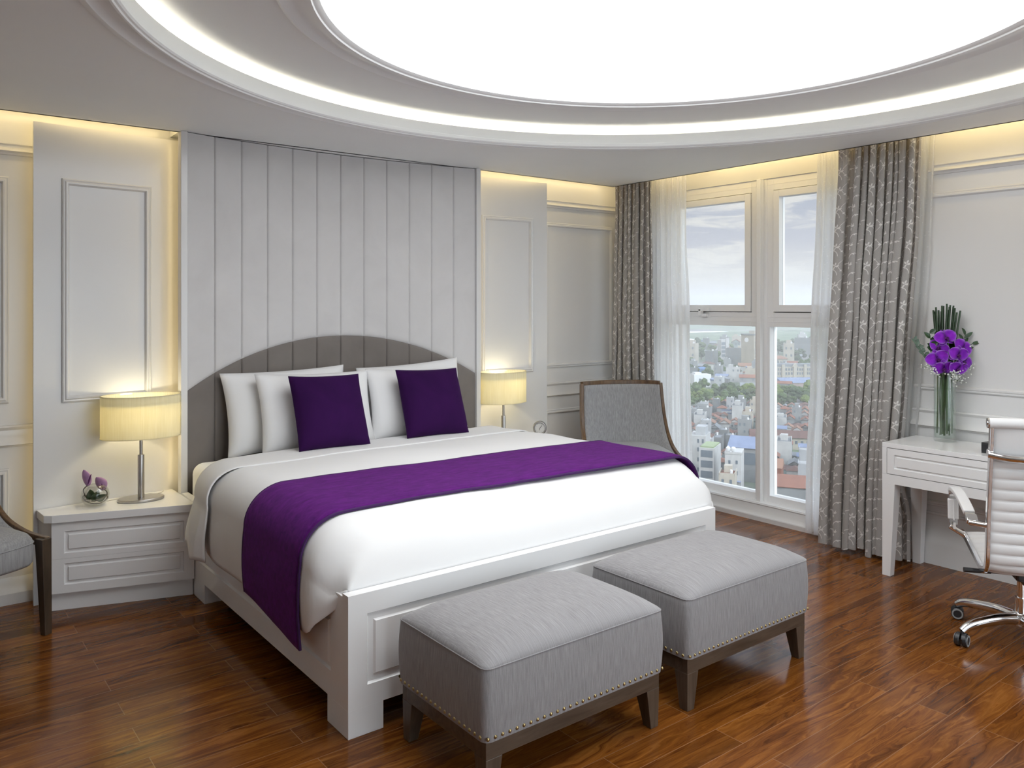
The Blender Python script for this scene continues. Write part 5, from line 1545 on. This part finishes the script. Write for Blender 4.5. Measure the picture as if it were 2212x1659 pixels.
# ---- ordinary houses: a handful of shapes, each wall block with roof and window recess faces
def house_mesh(kind, seed):
    rnd = random.Random(seed); q_ = MB()
    if kind == 'gable':
        w_, d_, h_ = rnd.uniform(6, 9), rnd.uniform(8, 13), rnd.uniform(4, 8); r_ = rnd.uniform(1.6, 2.6)
        q_.box(-w_ / 2, w_ / 2, -d_ / 2, d_ / 2, 0, h_, 0)
        e = 0.5
        q_.add([(-w_ / 2 - e, -d_ / 2 - e, h_ - .2), (w_ / 2 + e, -d_ / 2 - e, h_ - .2), (w_ / 2 + e, d_ / 2 + e, h_ - .2), (-w_ / 2 - e, d_ / 2 + e, h_ - .2), (0, -d_ / 2 - e, h_ + r_), (0, d_ / 2 + e, h_ + r_)],
               [(0, 4, 5, 3), (1, 2, 5, 4), (0, 3, 2, 1)], 1)
        q_.add([(-w_ / 2, -d_ / 2, h_ - .2), (w_ / 2, -d_ / 2, h_ - .2), (0, -d_ / 2, h_ + r_ - .3)], [(0, 1, 2)], 0); q_.add([(-w_ / 2, d_ / 2, h_ - .2), (w_ / 2, d_ / 2, h_ - .2), (0, d_ / 2, h_ + r_ - .3)], [(2, 1, 0)], 0)
    elif kind == 'hip':
        w_, d_, h_ = rnd.uniform(8, 12), rnd.uniform(9, 14), rnd.uniform(4, 9); r_ = rnd.uniform(1.8, 2.6); e = .6
        q_.box(-w_ / 2, w_ / 2, -d_ / 2, d_ / 2, 0, h_, 0)
        q_.add([(-w_ / 2 - e, -d_ / 2 - e, h_), (w_ / 2 + e, -d_ / 2 - e, h_), (w_ / 2 + e, d_ / 2 + e, h_), (-w_ / 2 - e, d_ / 2 + e, h_), (0, -d_ / 5, h_ + r_), (0, d_ / 5, h_ + r_)],
               [(0, 1, 4), (1, 2, 5, 4), (2, 3, 5), (3, 0, 4, 5), (0, 3, 2, 1)], 1)
    elif kind == 'flat':
        w_, d_, h_ = rnd.uniform(5, 8), rnd.uniform(8, 14), rnd.uniform(7, 13)
        q_.box(-w_ / 2, w_ / 2, -d_ / 2, d_ / 2, 0, h_, 0); q_.box(-w_ / 2 + .3, w_ / 2 - .3, -d_ / 2 + .3, d_ / 2 - .3, h_, h_ + .15, 1)
        q_.box(-w_ / 2, w_ / 2, -d_ / 2, -d_ / 2 + .25, h_, h_ + .9, 0); q_.box(-w_ / 2, -w_ / 2 + .25, -d_ / 2, d_ / 2, h_, h_ + .9, 0); q_.box(w_ / 2 - .25, w_ / 2, -d_ / 2, d_ / 2, h_, h_ + .9, 0)
        if rnd.random() < .7: q_.box(-w_ / 4, w_ / 4, 0, d_ / 3, h_, h_ + 2.6, 0)
        q_.lathe([(0.6, h_ + .2), (0.6, h_ + 1.6), (0.3, h_ + 1.8)], w_ / 4, -d_ / 4, 10, 3)
    else:  # shed: mono-pitch sheet roof
        w_, d_, h_ = rnd.uniform(8, 13), rnd.uniform(6, 10), rnd.uniform(4, 7)
        q_.box(-w_ / 2, w_ / 2, -d_ / 2, d_ / 2, 0, h_, 0)
        q_.add([(-w_ / 2 - .4, -d_ / 2 - .4, h_ + .1), (w_ / 2 + .4, -d_ / 2 - .4, h_ + .1), (w_ / 2 + .4, d_ / 2 + .4, h_ + 1.6), (-w_ / 2 - .4, d_ / 2 + .4, h_ + 1.6), (-w_ / 2, d_ / 2, h_), (w_ / 2, d_ / 2, h_), (-w_ / 2, -d_ / 2, h_), (w_ / 2, -d_ / 2, h_)],
               [(0, 1, 2, 3), (4, 5, 2, 3), (6, 4, 3, 0), (7, 1, 2, 5)], 1)
    fl = max(1, int(h_ / 3.2))
    for k_ in range(fl):
        z0 = h_ * (k_ + .35) / fl; z1 = z0 + min(1.5, h_ / fl * .5)
        nwx = max(1, int(w_ / 2.6))
        for i in range(nwx):
            x = -w_ / 2 + w_ * (i + .5) / nwx
            if rnd.random() < .8: q_.box(x - .5, x + .5, -d_ / 2 - .04, -d_ / 2 + .02, z0, z1, 2)
        nwy = max(1, int(d_ / 3.5))
        for i in range(nwy):
            y = -d_ / 2 + d_ * (i + .5) / nwy
            if rnd.random() < .55: q_.box(-w_ / 2 - .04, -w_ / 2 + .02, y - .45, y + .45, z0, z1, 2)
    return q_
RED = [0, 0, 1, 5]; OTH = [2, 2, 4, 3]
def proto(kind, wm, rm, seed):
    q_ = house_mesh(kind, seed); me_o = q_.build('house', [wm, rm, WIN, M['white_dish']], smooth=0)
    DIM[me_o.name] = (max(p[0] for p in q_.v) - min(p[0] for p in q_.v), max(p[1] for p in q_.v) - min(p[1] for p in q_.v))
    RAD[me_o.name] = 0.66 * max(max(p[0] for p in q_.v) - min(p[0] for p in q_.v), max(p[1] for p in q_.v) - min(p[1] for p in q_.v))
    return me_o
RAD = {}; DIM = {}; NEAR = []
fam = {'red': [], 'sheet': [], 'flat': []}
sd = 1
for kind in ('gable', 'hip', 'gable', 'hip', 'gable', 'hip'):
    fam['red'].append(proto(kind, W_[(sd * 2) % 6], RF[RED[sd % 4]], sd)); sd += 1
for kind in ('shed', 'gable', 'shed'):
    fam['sheet'].append(proto(kind, W_[(2, 6, 5, 2, 6)[sd % 5]], RF[OTH[sd % 4]], sd)); sd += 1
for wm in (0, 1, 2, 5, 6, 2):
    fam['flat'].append(proto('flat', W_[wm], RF[(2, 4, 2, 4, 2, 0)[sd % 6]], sd)); sd += 1
LAB = {'red': ('tiled roof house', 'house with a red brown tiled roof'), 'sheet': ('sheet roof house', 'low house with a sheet metal roof'), 'flat': ('flat roof house', 'narrow flat roofed town house')}
used = set()
taken = []
def place_house(o_, famn, d, s_, ang, zone, rnd, sc_=1.0):
    if o_.name in used:
        c_ = o_.copy(); COL.objects.link(c_)
    else:
        c_ = o_; used.add(o_.name)
    c_.location = town(d, s_); c_.rotation_euler = (0, 0, AX + ang); c_.scale = (sc_, sc_, sc_ * rnd.uniform(.85, 1.25))
    tag(c_, LAB[famn][1] + ' ' + zone[0], 'house', LAB[famn][0] + 's ' + zone[1])
    return c_
def free(d, s_, r_):
    return all((d - a) ** 2 + (s_ - b_) ** 2 > (r_ + c_) ** 2 for a, b_, c_ in taken)
# ---- distinct buildings first
def bld(name, d, s_, ang, label, cat='building'):
    o_ = empty(name, town(d, s_), AX + ang); tag(o_, label, cat); return o_
def pbox(parent, name, mt, *bx_, smooth=0):
    q_ = MB()
    for b_ in bx_: q_.box(*b_)
    return q_.build(name, mt, parent, smooth=smooth)
def winrow(parent, wall, x0, x1, n_, y, z0, z1, wf=0.5):
    for i in range(n_):
        x = lerp(x0, x1, (i + .5) / n_); w2 = (x1 - x0) / n_ * wf / 2
        pbox(parent, 'window', WIN, (x - w2, x + w2, y - .06, y + .03, z0, z1))
def wincol(parent, y0, y1, n_, x, z0, z1, wf=0.5):
    for i in range(n_):
        y = lerp(y0, y1, (i + .5) / n_); w2 = (y1 - y0) / n_ * wf / 2
        pbox(parent, 'window', WIN, (x - .06, x + .03, y - w2, y + w2, z0, z1))
# white town house with a blue hall roof behind it
o_ = bld('town_house', 258, 71.5, -0.35, 'tall narrow white house with roof tanks in front of a blue roofed hall'); taken.append((258, 71.5, 8))
pbox(o_, 'wall', W_[0], (-2.5, 2.5, -6, 6, 0, 14.5)); pbox(o_, 'parapet', W_[0], (-2.6, 2.6, -6.1, -5.9, 14.5, 15.2), (-2.6, -2.4, -5.9, 6.1, 14.5, 15.2))
pbox(o_, 'balcony', W_[5], (-2.5, 2.5, -8.5, -6, 2.6, 3.6)); pbox(o_, 'lower_wing', W_[5], (-2.6, 2.8, -9, -6.1, 0, 2.6)); pbox(o_, 'awning', RF[3], (-2.4, 2.4, -7.6, -6.05, 6.1, 6.25))
winrow(o_, None, -2.2, 2.2, 2, -6, 11.5, 12.6, .3); winrow(o_, None, -2.2, 2.2, 2, -6, 8.0, 9.3, .3); winrow(o_, None, -2.2, 2.2, 1, -6, 4, 5.9, .4)
for z_ in (2.5, 5.5, 8.5, 11.5): wincol(o_, -5.5, 5.5, 4, -2.5, z_, z_ + 1.2, .3)
for x in (-1.6, 0.0): 
    q = MB(); q.lathe([(0.55, 15.0), (0.75, 15.4), (0.75, 16.2), (0.4, 16.6)], x, -4.5, 12); q.build('roof_tank', M['white_dish'], o_, smooth=40)
o_ = bld('hall', 283, 83.0, -0.5, 'large hall with a pale blue pitched roof behind the narrow white house'); taken.append((283, 83.0, 8)); o_.scale = (.66, .66, .92)
pbox(o_, 'wall', W_[2], (-8, 8, -7, 7, 0, 13)); 
q = MB(); q.add([(-9, -8, 12.8), (9, -8, 12.8), (9, 8, 12.8), (-9, 8, 12.8), (-9, 0, 16.5), (9, 0, 16.5)], [(0, 1, 5, 4), (3, 4, 5, 2), (0, 4, 3), (1, 2, 5), (0, 3, 2, 1)]); q.build('roof', RF[3], o_, smooth=0)
pbox(o_, 'glazing', WIN, (-7.5, 7.5, -7.1, -6.95, 6.5, 11))
# pale apartment block with glazed end
o_ = bld('apartment_block', 270, 66.6, -0.45, 'pale apartment block with a glazed end and roof garden left of the blue hall'); taken.append((270, 66.6, 7.2)); o_.scale = (.72, .72, 1)
pbox(o_, 'wall', W_[0], (-3.4, 3.4, -8, 8, 0, 14.2)); pbox(o_, 'roof_garden', plain('roof planting', (0.20, 0.24, 0.14), 0.9), (-3.0, 3.0, -7, 7, 14.2, 14.7))
for z_ in (1.0, 4.4, 7.8, 11.2): pbox(o_, 'window', WIN, (-2.6, 2.8, -8.08, -7.9, z_, z_ + 2.3))
o_ = bld('apartment_block', 287, 67.0, -0.4, 'white block with small windows at the left edge of the view, behind the glazed one'); taken.append((287, 67.0, 6)); o_.scale = (.75, .75, 1)
pbox(o_, 'wall', W_[0], (-4, 4, -7, 7, 0, 15.5)); pbox(o_, 'penthouse', W_[5], (-1, 3.6, -5, 3, 15.5, 18.5))
for z_ in (3, 6.5, 10, 13): winrow(o_, None, -.5, 3.8, 2, -7, z_, z_ + 1.4, .4)
# red brick house and dark tree on the right
o_ = bld('brick_house', 262, 85.5, -0.4, 'red brick house with an orange roof at the foot of the right pane'); taken.append((262, 85.5, 6))
pbox(o_, 'wall', BRICK, (-2.6, 2.6, -4, 4, 0, 9)); q = MB(); q.add([(-2.9, -4.3, 9), (2.9, -4.3, 9), (2.9, 4.3, 9), (-2.9, 4.3, 9), (-2.9, 0, 11.5), (2.9, 0, 11.5)], [(0, 1, 5, 4), (3, 4, 5, 2), (0, 4, 3), (1, 2, 5), (0, 3, 2, 1)]); q.build('roof', RF[5], o_, smooth=0)
o_ = bld('long_shed', 240, 84.5, -0.35, 'grey rendered house with a pink roof at the bottom of the right pane'); taken.append((240, 84.5, 7))
pbox(o_, 'wall', W_[2], (-5, 4, -5, 4, 0, 8)); q = MB(); q.add([(-5.4, -5.4, 8), (4.4, -5.4, 8), (4.4, 4.4, 9.8), (-5.4, 4.4, 9.8), (-5.4, -5.4, 7.8), (4.4, -5.4, 7.8), (4.4, 4.4, 7.8), (-5.4, 4.4, 7.8)], [(0, 1, 2, 3), (4, 5, 1, 0), (5, 6, 2, 1), (6, 7, 3, 2), (7, 4, 0, 3)]); q.build('roof', RF[0], o_, smooth=0)
# long brown roof
o_ = bld('long_house', 345, 118, -0.25, 'long low house with a dark brown roof across the right pane'); taken += [(345, 118, 9), (345, 108, 8), (345, 128, 8)]
pbox(o_, 'wall', W_[1], (-15, 15, -4, 4, 0, 5)); q = MB(); q.add([(-15.5, -4.6, 5), (15.5, -4.6, 5), (15.5, 4.6, 5), (-15.5, 4.6, 5), (-15.5, 0, 7.6), (15.5, 0, 7.6)], [(0, 1, 5, 4), (3, 4, 5, 2), (0, 4, 3), (1, 2, 5), (0, 3, 2, 1)]); q.build('roof', RF[1], o_, smooth=0)
winrow(o_, None, -14, 14, 12, -4, 2.4, 3.8, .45)
# cream terrace beyond the trees
o_ = bld('school_building', 612, 213, 0.05, 'long cream four storey building with white bays beyond the trees'); taken += [(612, 213, 12), (612, 200, 10), (612, 226, 10)]
pbox(o_, 'wall', W_[1], (-18, 18, -5, 5, 0, 14.5)); pbox(o_, 'roof', RF[2], (-18.2, 18.2, -4, 5.2, 14.5, 16.5))
for x in (-15.5, -8.5, 0.5, 8.5, 15.5): pbox(o_, 'bay', W_[1], (x - 1.1, x + 1.1, -5.8, -5, 0, 16.2))
q = MB(); q.prism([(-2.6, 0), (2.6, 0), (0, 3.2)], -0.4, 0.4); q.v = [(vx + .5, -5.5 + vz, 14.5 + vy) for vx, vy, vz in q.v]; q.build('gable', W_[1], o_, smooth=0)
for z_ in (1.5, 5.0, 8.5, 11.6):
    for xa, xb in ((-14.2, -9.8), (-7.2, -0.8), (1.8, 7.2), (9.8, 14.2)): winrow(o_, None, xa, xb, 3, -5, z_, z_ + 1.9, .55)
o_ = bld('warehouse', 585, 207, 0.08, 'warehouse with a long pale blue roof in front of the cream building'); taken += [(585, 207, 10), (585, 216, 10)]
pbox(o_, 'wall', W_[3], (-12, 13, -5, 5, 0, 5)); q = MB(); q.add([(-12.5, -5.5, 5), (13.5, -5.5, 5), (13.5, 5.5, 8), (-12.5, 5.5, 8), (-12.5, 5.5, 4.8), (13.5, 5.5, 4.8)], [(0, 1, 2, 3), (1, 5, 2), (0, 3, 4), (3, 2, 5, 4), (0, 4, 5, 1)]); q.build('roof', RF[3], o_, smooth=0)
o_ = bld('white_house', 603, 142, 0.1, 'broad white flat roofed house above the trees in the left pane'); taken += [(603, 142, 10)]
pbox(o_, 'wall', M['white_dish'], (-7, 6, -5, 5, 0, 9.5), (-6, -1, -4, 3, 9.5, 10.8)); pbox(o_, 'window', WIN, (-3.4, -1.8, -5.1, -4.9, 2.5, 6.5))
# clock tower block
o_ = bld('clock_tower', 755, 226, 0.62, 'tan tower block with a round clock face near its top'); taken += [(755, 226, 14)]
pbox(o_, 'wall', TAN, (-7.2, 7.2, -7.2, 7.2, 0, 33)); pbox(o_, 'parapet', W_[6], (-7.6, 7.6, -7.6, 7.6, 33, 34.2)); pbox(o_, 'stair_head', W_[1], (-1, 4, -3, 3, 34.2, 37))
def clockface(x, y, z_, ax_):
    q_ = MB(); q_.lathe([(0.01, 0), (2.2, 0), (2.2, 0.3), (0.01, 0.3)], 0, 0, 24)
    q_.v = [(x + vx, y - vz, z_ + vy) if ax_ == 'y' else (x - vz, y + vx, z_ + vy) for vx, vy, vz in q_.v]; return q_.build('clock_face', M['white_dish'], o_, smooth=30)
clockface(-7.2, 1.0, 28.5, 'x')
for k_ in range(9): winrow(o_, None, -6.5, 6.5, 5, -7.2, 2.5 + 3.3 * k_, 4.0 + 3.3 * k_, .4)
# blue tank, mid-rise with glass, white tower at right
o_ = bld('storage_tank', 690, 163.5, 0, 'blue cylindrical tank at the left of the left pane', 'tank'); taken += [(690, 163.5, 8)]
q = MB(); q.lathe([(4.3, 0), (4.3, 6.2)], 0, 0, 28); q.build('tank_wall', BLUE, o_, smooth=40)
q = MB(); q.lathe([(4.5, 6.2), (4.2, 7.2), (1.5, 8.0), (0.1, 8.1)], 0, 0, 28); q.build('tank_roof', BLUE, o_, smooth=40)
o_ = bld('office_block', 905, 238, 0.1, 'slim white office block with dark glazed floors left of the clock tower'); taken += [(905, 238, 10)]
pbox(o_, 'wall', W_[0], (-4.5, 4, -6, 6, 0, 22), (0.5, 4, -7, -6, 0, 24))
for z_ in (3, 7.5, 12, 16.5): pbox(o_, 'window', WIN, (-4.2, 0.2, -6.1, -5.9, z_, z_ + 3))
o_ = bld('tower_block', 980, 314, 0.3, 'white tower block with banded balconies at the left of the right pane'); taken += [(980, 314, 10)]
pbox(o_, 'wall', W_[5], (-5, 5, -6, 6, 0, 34), (1, 5, -5, 3, 34, 38))
for z_ in range(3, 33, 5): pbox(o_, 'balcony', W_[2], (-5.2, 1.5, -6.6, -6, z_, z_ + 2))
o_ = bld('villa', 780, 256, 0.2, 'wide cream mansion with a red roof in the upper right pane'); taken += [(780, 256, 14)]
pbox(o_, 'wall', W_[1], (-12, 10, -5, 5, 0, 9)); q = MB(); q.add([(-12.6, -5.6, 9), (10.6, -5.6, 9), (10.6, 5.6, 9), (-12.6, 5.6, 9), (-8, 0, 12), (6, 0, 12)], [(0, 1, 5, 4), (1, 2, 5), (2, 3, 4, 5), (3, 0, 4), (0, 3, 2, 1)]); q.build('roof', RF[5], o_, smooth=0)
winrow(o_, None, -11, 9, 8, -5, 5, 7, .4); winrow(o_, None, -11, 9, 8, -5, 1.5, 3.5, .4)
o_ = bld('cream_hall', 960, 206, 0.15, 'cream two storey hall with a row of windows in the left pane'); taken += [(960, 206, 14)]
pbox(o_, 'wall', W_[1], (-16, 14, -6, 6, 0, 12)); winrow(o_, None, -12, 13, 7, -6, 6.5, 9.0, .4); pbox(o_, 'roof', RF[4], (-16.5, 14.5, -6.5, 6.5, 12, 13))

# ---- filler houses, zone by zone (one wedge seen through the panes, with a margin)
rnd = random.Random(5)
ZN = ((222, 472, 1.0, 190, ('in the dense quarter before the trees', 'before the tree belt'), (0.60, 0.15, 0.25), 0.70),
      (566, 760, 1.25, 48, ('just beyond the tree belt', 'just beyond the tree belt'), (0.40, 0.30, 0.30), 0.95),
      (760, 1160, 1.5, 46, ('far off near the lake', 'far off'), (0.30, 0.30, 0.40), 1.45))
# near quarter: houses stand in tight rows
ca, sa = math.cos(-0.35), math.sin(-0.35)
CWX, CWY = 7.3, 9.6
zone = ZN[0][4]; mixp = ZN[0][5]
for i in range(-60, 90):
    for j in range(-10, 70):
        lx, ly = (i + (0.5 if j % 2 else 0)) * CWX + rnd.uniform(-.3, .3), j * CWY + rnd.uniform(-.3, .3)
        s_ = lx * ca - ly * sa; d = lx * sa + ly * ca
        if not (224 < d < 470 and 0.207 * d < s_ < 0.385 * d): continue
        r_ = rnd.random(); fam_ = 'red' if r_ < mixp[0] else ('sheet' if r_ < mixp[0] + mixp[1] else 'flat')
        o_ = rnd.choice(fam[fam_]); k_ = min((CWX - 0.9) / DIM[o_.name][0], (CWY - 0.9) / DIM[o_.name][1]) * rnd.uniform(.86, 1.0)
        if not free(d, s_, 5.2) or rnd.random() < 0.04: continue
        place_house(o_, fam_, d, s_, -0.35 + rnd.choice([0, math.pi]), zone, rnd, k_)
        NEAR.append((d, s_, 5.2))
taken += NEAR
ZN = ZN[1:]
for d0, d1, gap, cnt, zone, mixp, scl in ZN:
    got = tries = 0
    while got < cnt and tries < 14000:
        tries += 1
        d = d0 + (d1 - d0) * rnd.random() ** 0.9; s_ = d * rnd.uniform(0.205, 0.388)
        r_ = rnd.random(); fam_ = 'red' if r_ < mixp[0] else ('sheet' if r_ < mixp[0] + mixp[1] else 'flat')
        o_ = rnd.choice(fam[fam_]); k_ = scl * rnd.uniform(.8, 1.1) * (0.8 if tries > 3000 else 1.0); rr = RAD[o_.name] * k_
        if not free(d, s_, rr): continue
        place_house(o_, fam_, d, s_, rnd.choice([0, 1.57]) - 0.35 + rnd.uniform(-.12, .12), zone, rnd, k_); taken.append((d, s_, rr))
        got += 1
# the town goes on to both sides of what the panes show: one merged sprawl, outside the photograph
big = MB(); mats_all = []; midx = {}
def slot(m_):
    if m_.name not in midx: midx[m_.name] = len(mats_all); mats_all.append(m_)
    return midx[m_.name]
rnd2 = random.Random(77)
def sprawl(d0, d1, cw, cd_, sc_):
    d = d0
    while d < d1:
        s_ = -0.55 * d
        while s_ < 1.05 * d:
            if not (0.185 * d < s_ < 0.41 * d) and free(d, s_, 0.9 * cd_) and rnd2.random() < .9:
                fam_ = rnd2.choices(('red', 'sheet', 'flat'), (5, 2, 3))[0]; o_ = rnd2.choice(fam[fam_]); me = o_.data
                k_ = min((cw - .9) / DIM[o_.name][0], (cd_ - .9) / DIM[o_.name][1]); kz = k_ * rnd2.uniform(.85, 1.25)
                fl_ = rnd2.choice((1, -1)); off = town(d + rnd2.uniform(-.4, .4), s_ + rnd2.uniform(-.4, .4)); ca_, sa_ = math.cos(AX), math.sin(AX)
                base = len(big.v)
                for v in me.vertices:
                    x, y = v.co.x * k_ * fl_, v.co.y * k_ * fl_
                    big.v.append((off.x + x * ca_ - y * sa_, off.y + x * sa_ + y * ca_, off.z + v.co.z * kz)); big.uv.append((0, 0))
                for p in me.polygons:
                    big.f.append([base + i for i in p.vertices]); big.mi.append(slot(me.materials[p.material_index]))
            s_ += cw
        d += cd_
sprawl(225, 470, 9.5, 13.0, 1); sprawl(585, 900, 19.0, 26.0, 1)
tag(big.build('town_sprawl', mats_all, smooth=0, fixn=False), 'pale and red roofed houses of the town on either side of the view', kind='stuff')
for lst in fam.values():
    for o_ in lst:
        if o_.name not in used: bpy.data.objects.remove(o_)

# ---- trees: leafy crowns of several lumps on a trunk
def leafm(name, c1, c2):
    m, t = new_mat(name); co = t.coord(); n1 = t.noise(co, 0.9, 5.0, 0.7)
    t.out(bsdf(t, t.ramp(n1, [(0.3, c1), (0.68, c2)]), 0.9, 0, t.bump(n1, 1.0, 0.6))); return m
LF = [leafm('mid green foliage', (0.022, 0.042, 0.012), (0.075, 0.115, 0.028)), leafm('bright green foliage', (0.035, 0.065, 0.013), (0.13, 0.165, 0.032)), leafm('dark green foliage', (0.014, 0.028, 0.011), (0.045, 0.068, 0.024))]
TRK = plain('tree trunk', (0.12, 0.09, 0.06), 0.9)
def tree_proto(seed, mt):
    rnd = random.Random(seed); root = empty('tree', (0, 0, 0))
    bm = bmesh.new()
    for k_ in range(13):
        a = rnd.uniform(0, 6.28); rr = rnd.uniform(0, 3.4); zz = rnd.uniform(4.5, 8.8) - rr * 0.35; r_ = rnd.uniform(1.5, 2.5)
        mtx = Matrix.Translation((rr * math.cos(a), rr * math.sin(a), zz)) @ Matrix.Diagonal((r_, r_, r_ * .8, 1))
        bmesh.ops.create_icosphere(bm, subdivisions=3, radius=1.0, matrix=mtx)
    for v in bm.verts:
        n_ = noise.noise(v.co * 1.1 + Vector((seed, 0, 0))) + .6 * noise.noise(v.co * 2.7)
        v.co += (v.co - Vector((0, 0, 5.5))).normalized() * (0.55 * n_)
    me = bpy.data.meshes.new('crown'); bm.to_mesh(me); bm.free(); me.materials.append(mt)
    o_ = bpy.data.objects.new('crown', me); COL.objects.link(o_); o_.parent = root
    q_ = MB(); q_.tube([(0, 0, 0), (0.1, 0, 2.5), (0, 0.1, 5.5)], [0.45, 0.35, 0.2], 8); q_.build('trunk', TRK, root, smooth=60)
    return root
protos = [[tree_proto(10 + i * 3 + k_, LF[i]) for k_ in range(2)] for i in range(3)]
TL = ('mid green tree', 'bright green tree', 'dark green tree')
usedt = set()
def place_tree(kind, d, s_, sc_, zone, rnd):
    p = rnd.choice(protos[kind])
    if p.name in usedt: c_ = copy_tree(p)
    else: c_ = p; usedt.add(p.name)
    c_.location = town(d, s_); c_.rotation_euler = (0, 0, rnd.uniform(0, 6.28)); c_.scale = (sc_, sc_, sc_ * rnd.uniform(.85, 1.1))
    tag(c_, TL[kind] + ' ' + zone[0], 'tree', TL[kind] + 's ' + zone[1])
rnd = random.Random(9)
tz = ('in the leafy belt across the middle of the view', 'in the belt')
def tree_at(kind, d, s_, sc_, zone):
    rr = 6.1 * sc_
    if not free(d, s_, rr): return False
    taken.append((d, s_, rr)); place_tree(kind, d, s_, sc_, zone, rnd); return True
got = tries = 0
while got < 84 and tries < 9000:
    tries += 1
    d = rnd.uniform(478, 568); s_ = d * rnd.uniform(0.20, 0.392)
    got += tree_at(rnd.choices((0, 1, 2), (5, 3, 2))[0], d, s_, rnd.uniform(.82, 1.0) if tries < 900 else rnd.uniform(.55, .85), tz)
near = ('standing among the near houses', 'among the near houses')
for (d, s_, k_, sc_) in ((250, 91.5, 2, .75), (372, 127, 2, .8), (330, 104, 2, .7), (392, 100, 2, .8), (300, 88, 2, .6)):
    for i in range(400):
        if tree_at(k_, d + rnd.uniform(-1, 1) * i * .08, s_ + rnd.uniform(-1, 1) * i * .05, sc_ * (1 - i * .001), near): break
got = tries = 0
while got < 74 and tries < 20000:
    tries += 1
    d = rnd.uniform(620, 1180)
    s_ = d * rnd.uniform(0.20, 0.392)
    if rnd.random() < .5: d = rnd.uniform(640, 720); s_ = d * rnd.uniform(.2, .31)
    got += tree_at(rnd.choices((0, 2), (3, 2))[0], d, s_, rnd.uniform(.8, 1.1) * (1.0 if d < 800 else 1.4), ('scattered among the far houses', 'among the far houses'))

# ---- morning haze over the town (a real scattering layer)
m_, t = new_mat('haze')
vsn = t.n('ShaderNodeVolumeScatter'); vsn.inputs['Color'].default_value = (1.0, 0.975, 0.94, 1); vsn.inputs['Density'].default_value = 0.00045; vsn.inputs['Anisotropy'].default_value = 0.2
t.out(None, vsn.outputs[0])
q = MB(); 
pl_ = [town(60, -900), town(60, 1100), town(6000, 7000), town(6000, -4500)]
q.add([(p.x, p.y, GZ - 3) for p in pl_] + [(p.x, p.y, 60) for p in pl_], [(3, 2, 1, 0), (4, 5, 6, 7), (0, 1, 5, 4), (1, 2, 6, 5), (2, 3, 7, 6), (3, 0, 4, 7)])
o_ = q.build('haze', m_, smooth=0); tag(o_, 'thin bright haze lying over the town', 'haze', kind='stuff')
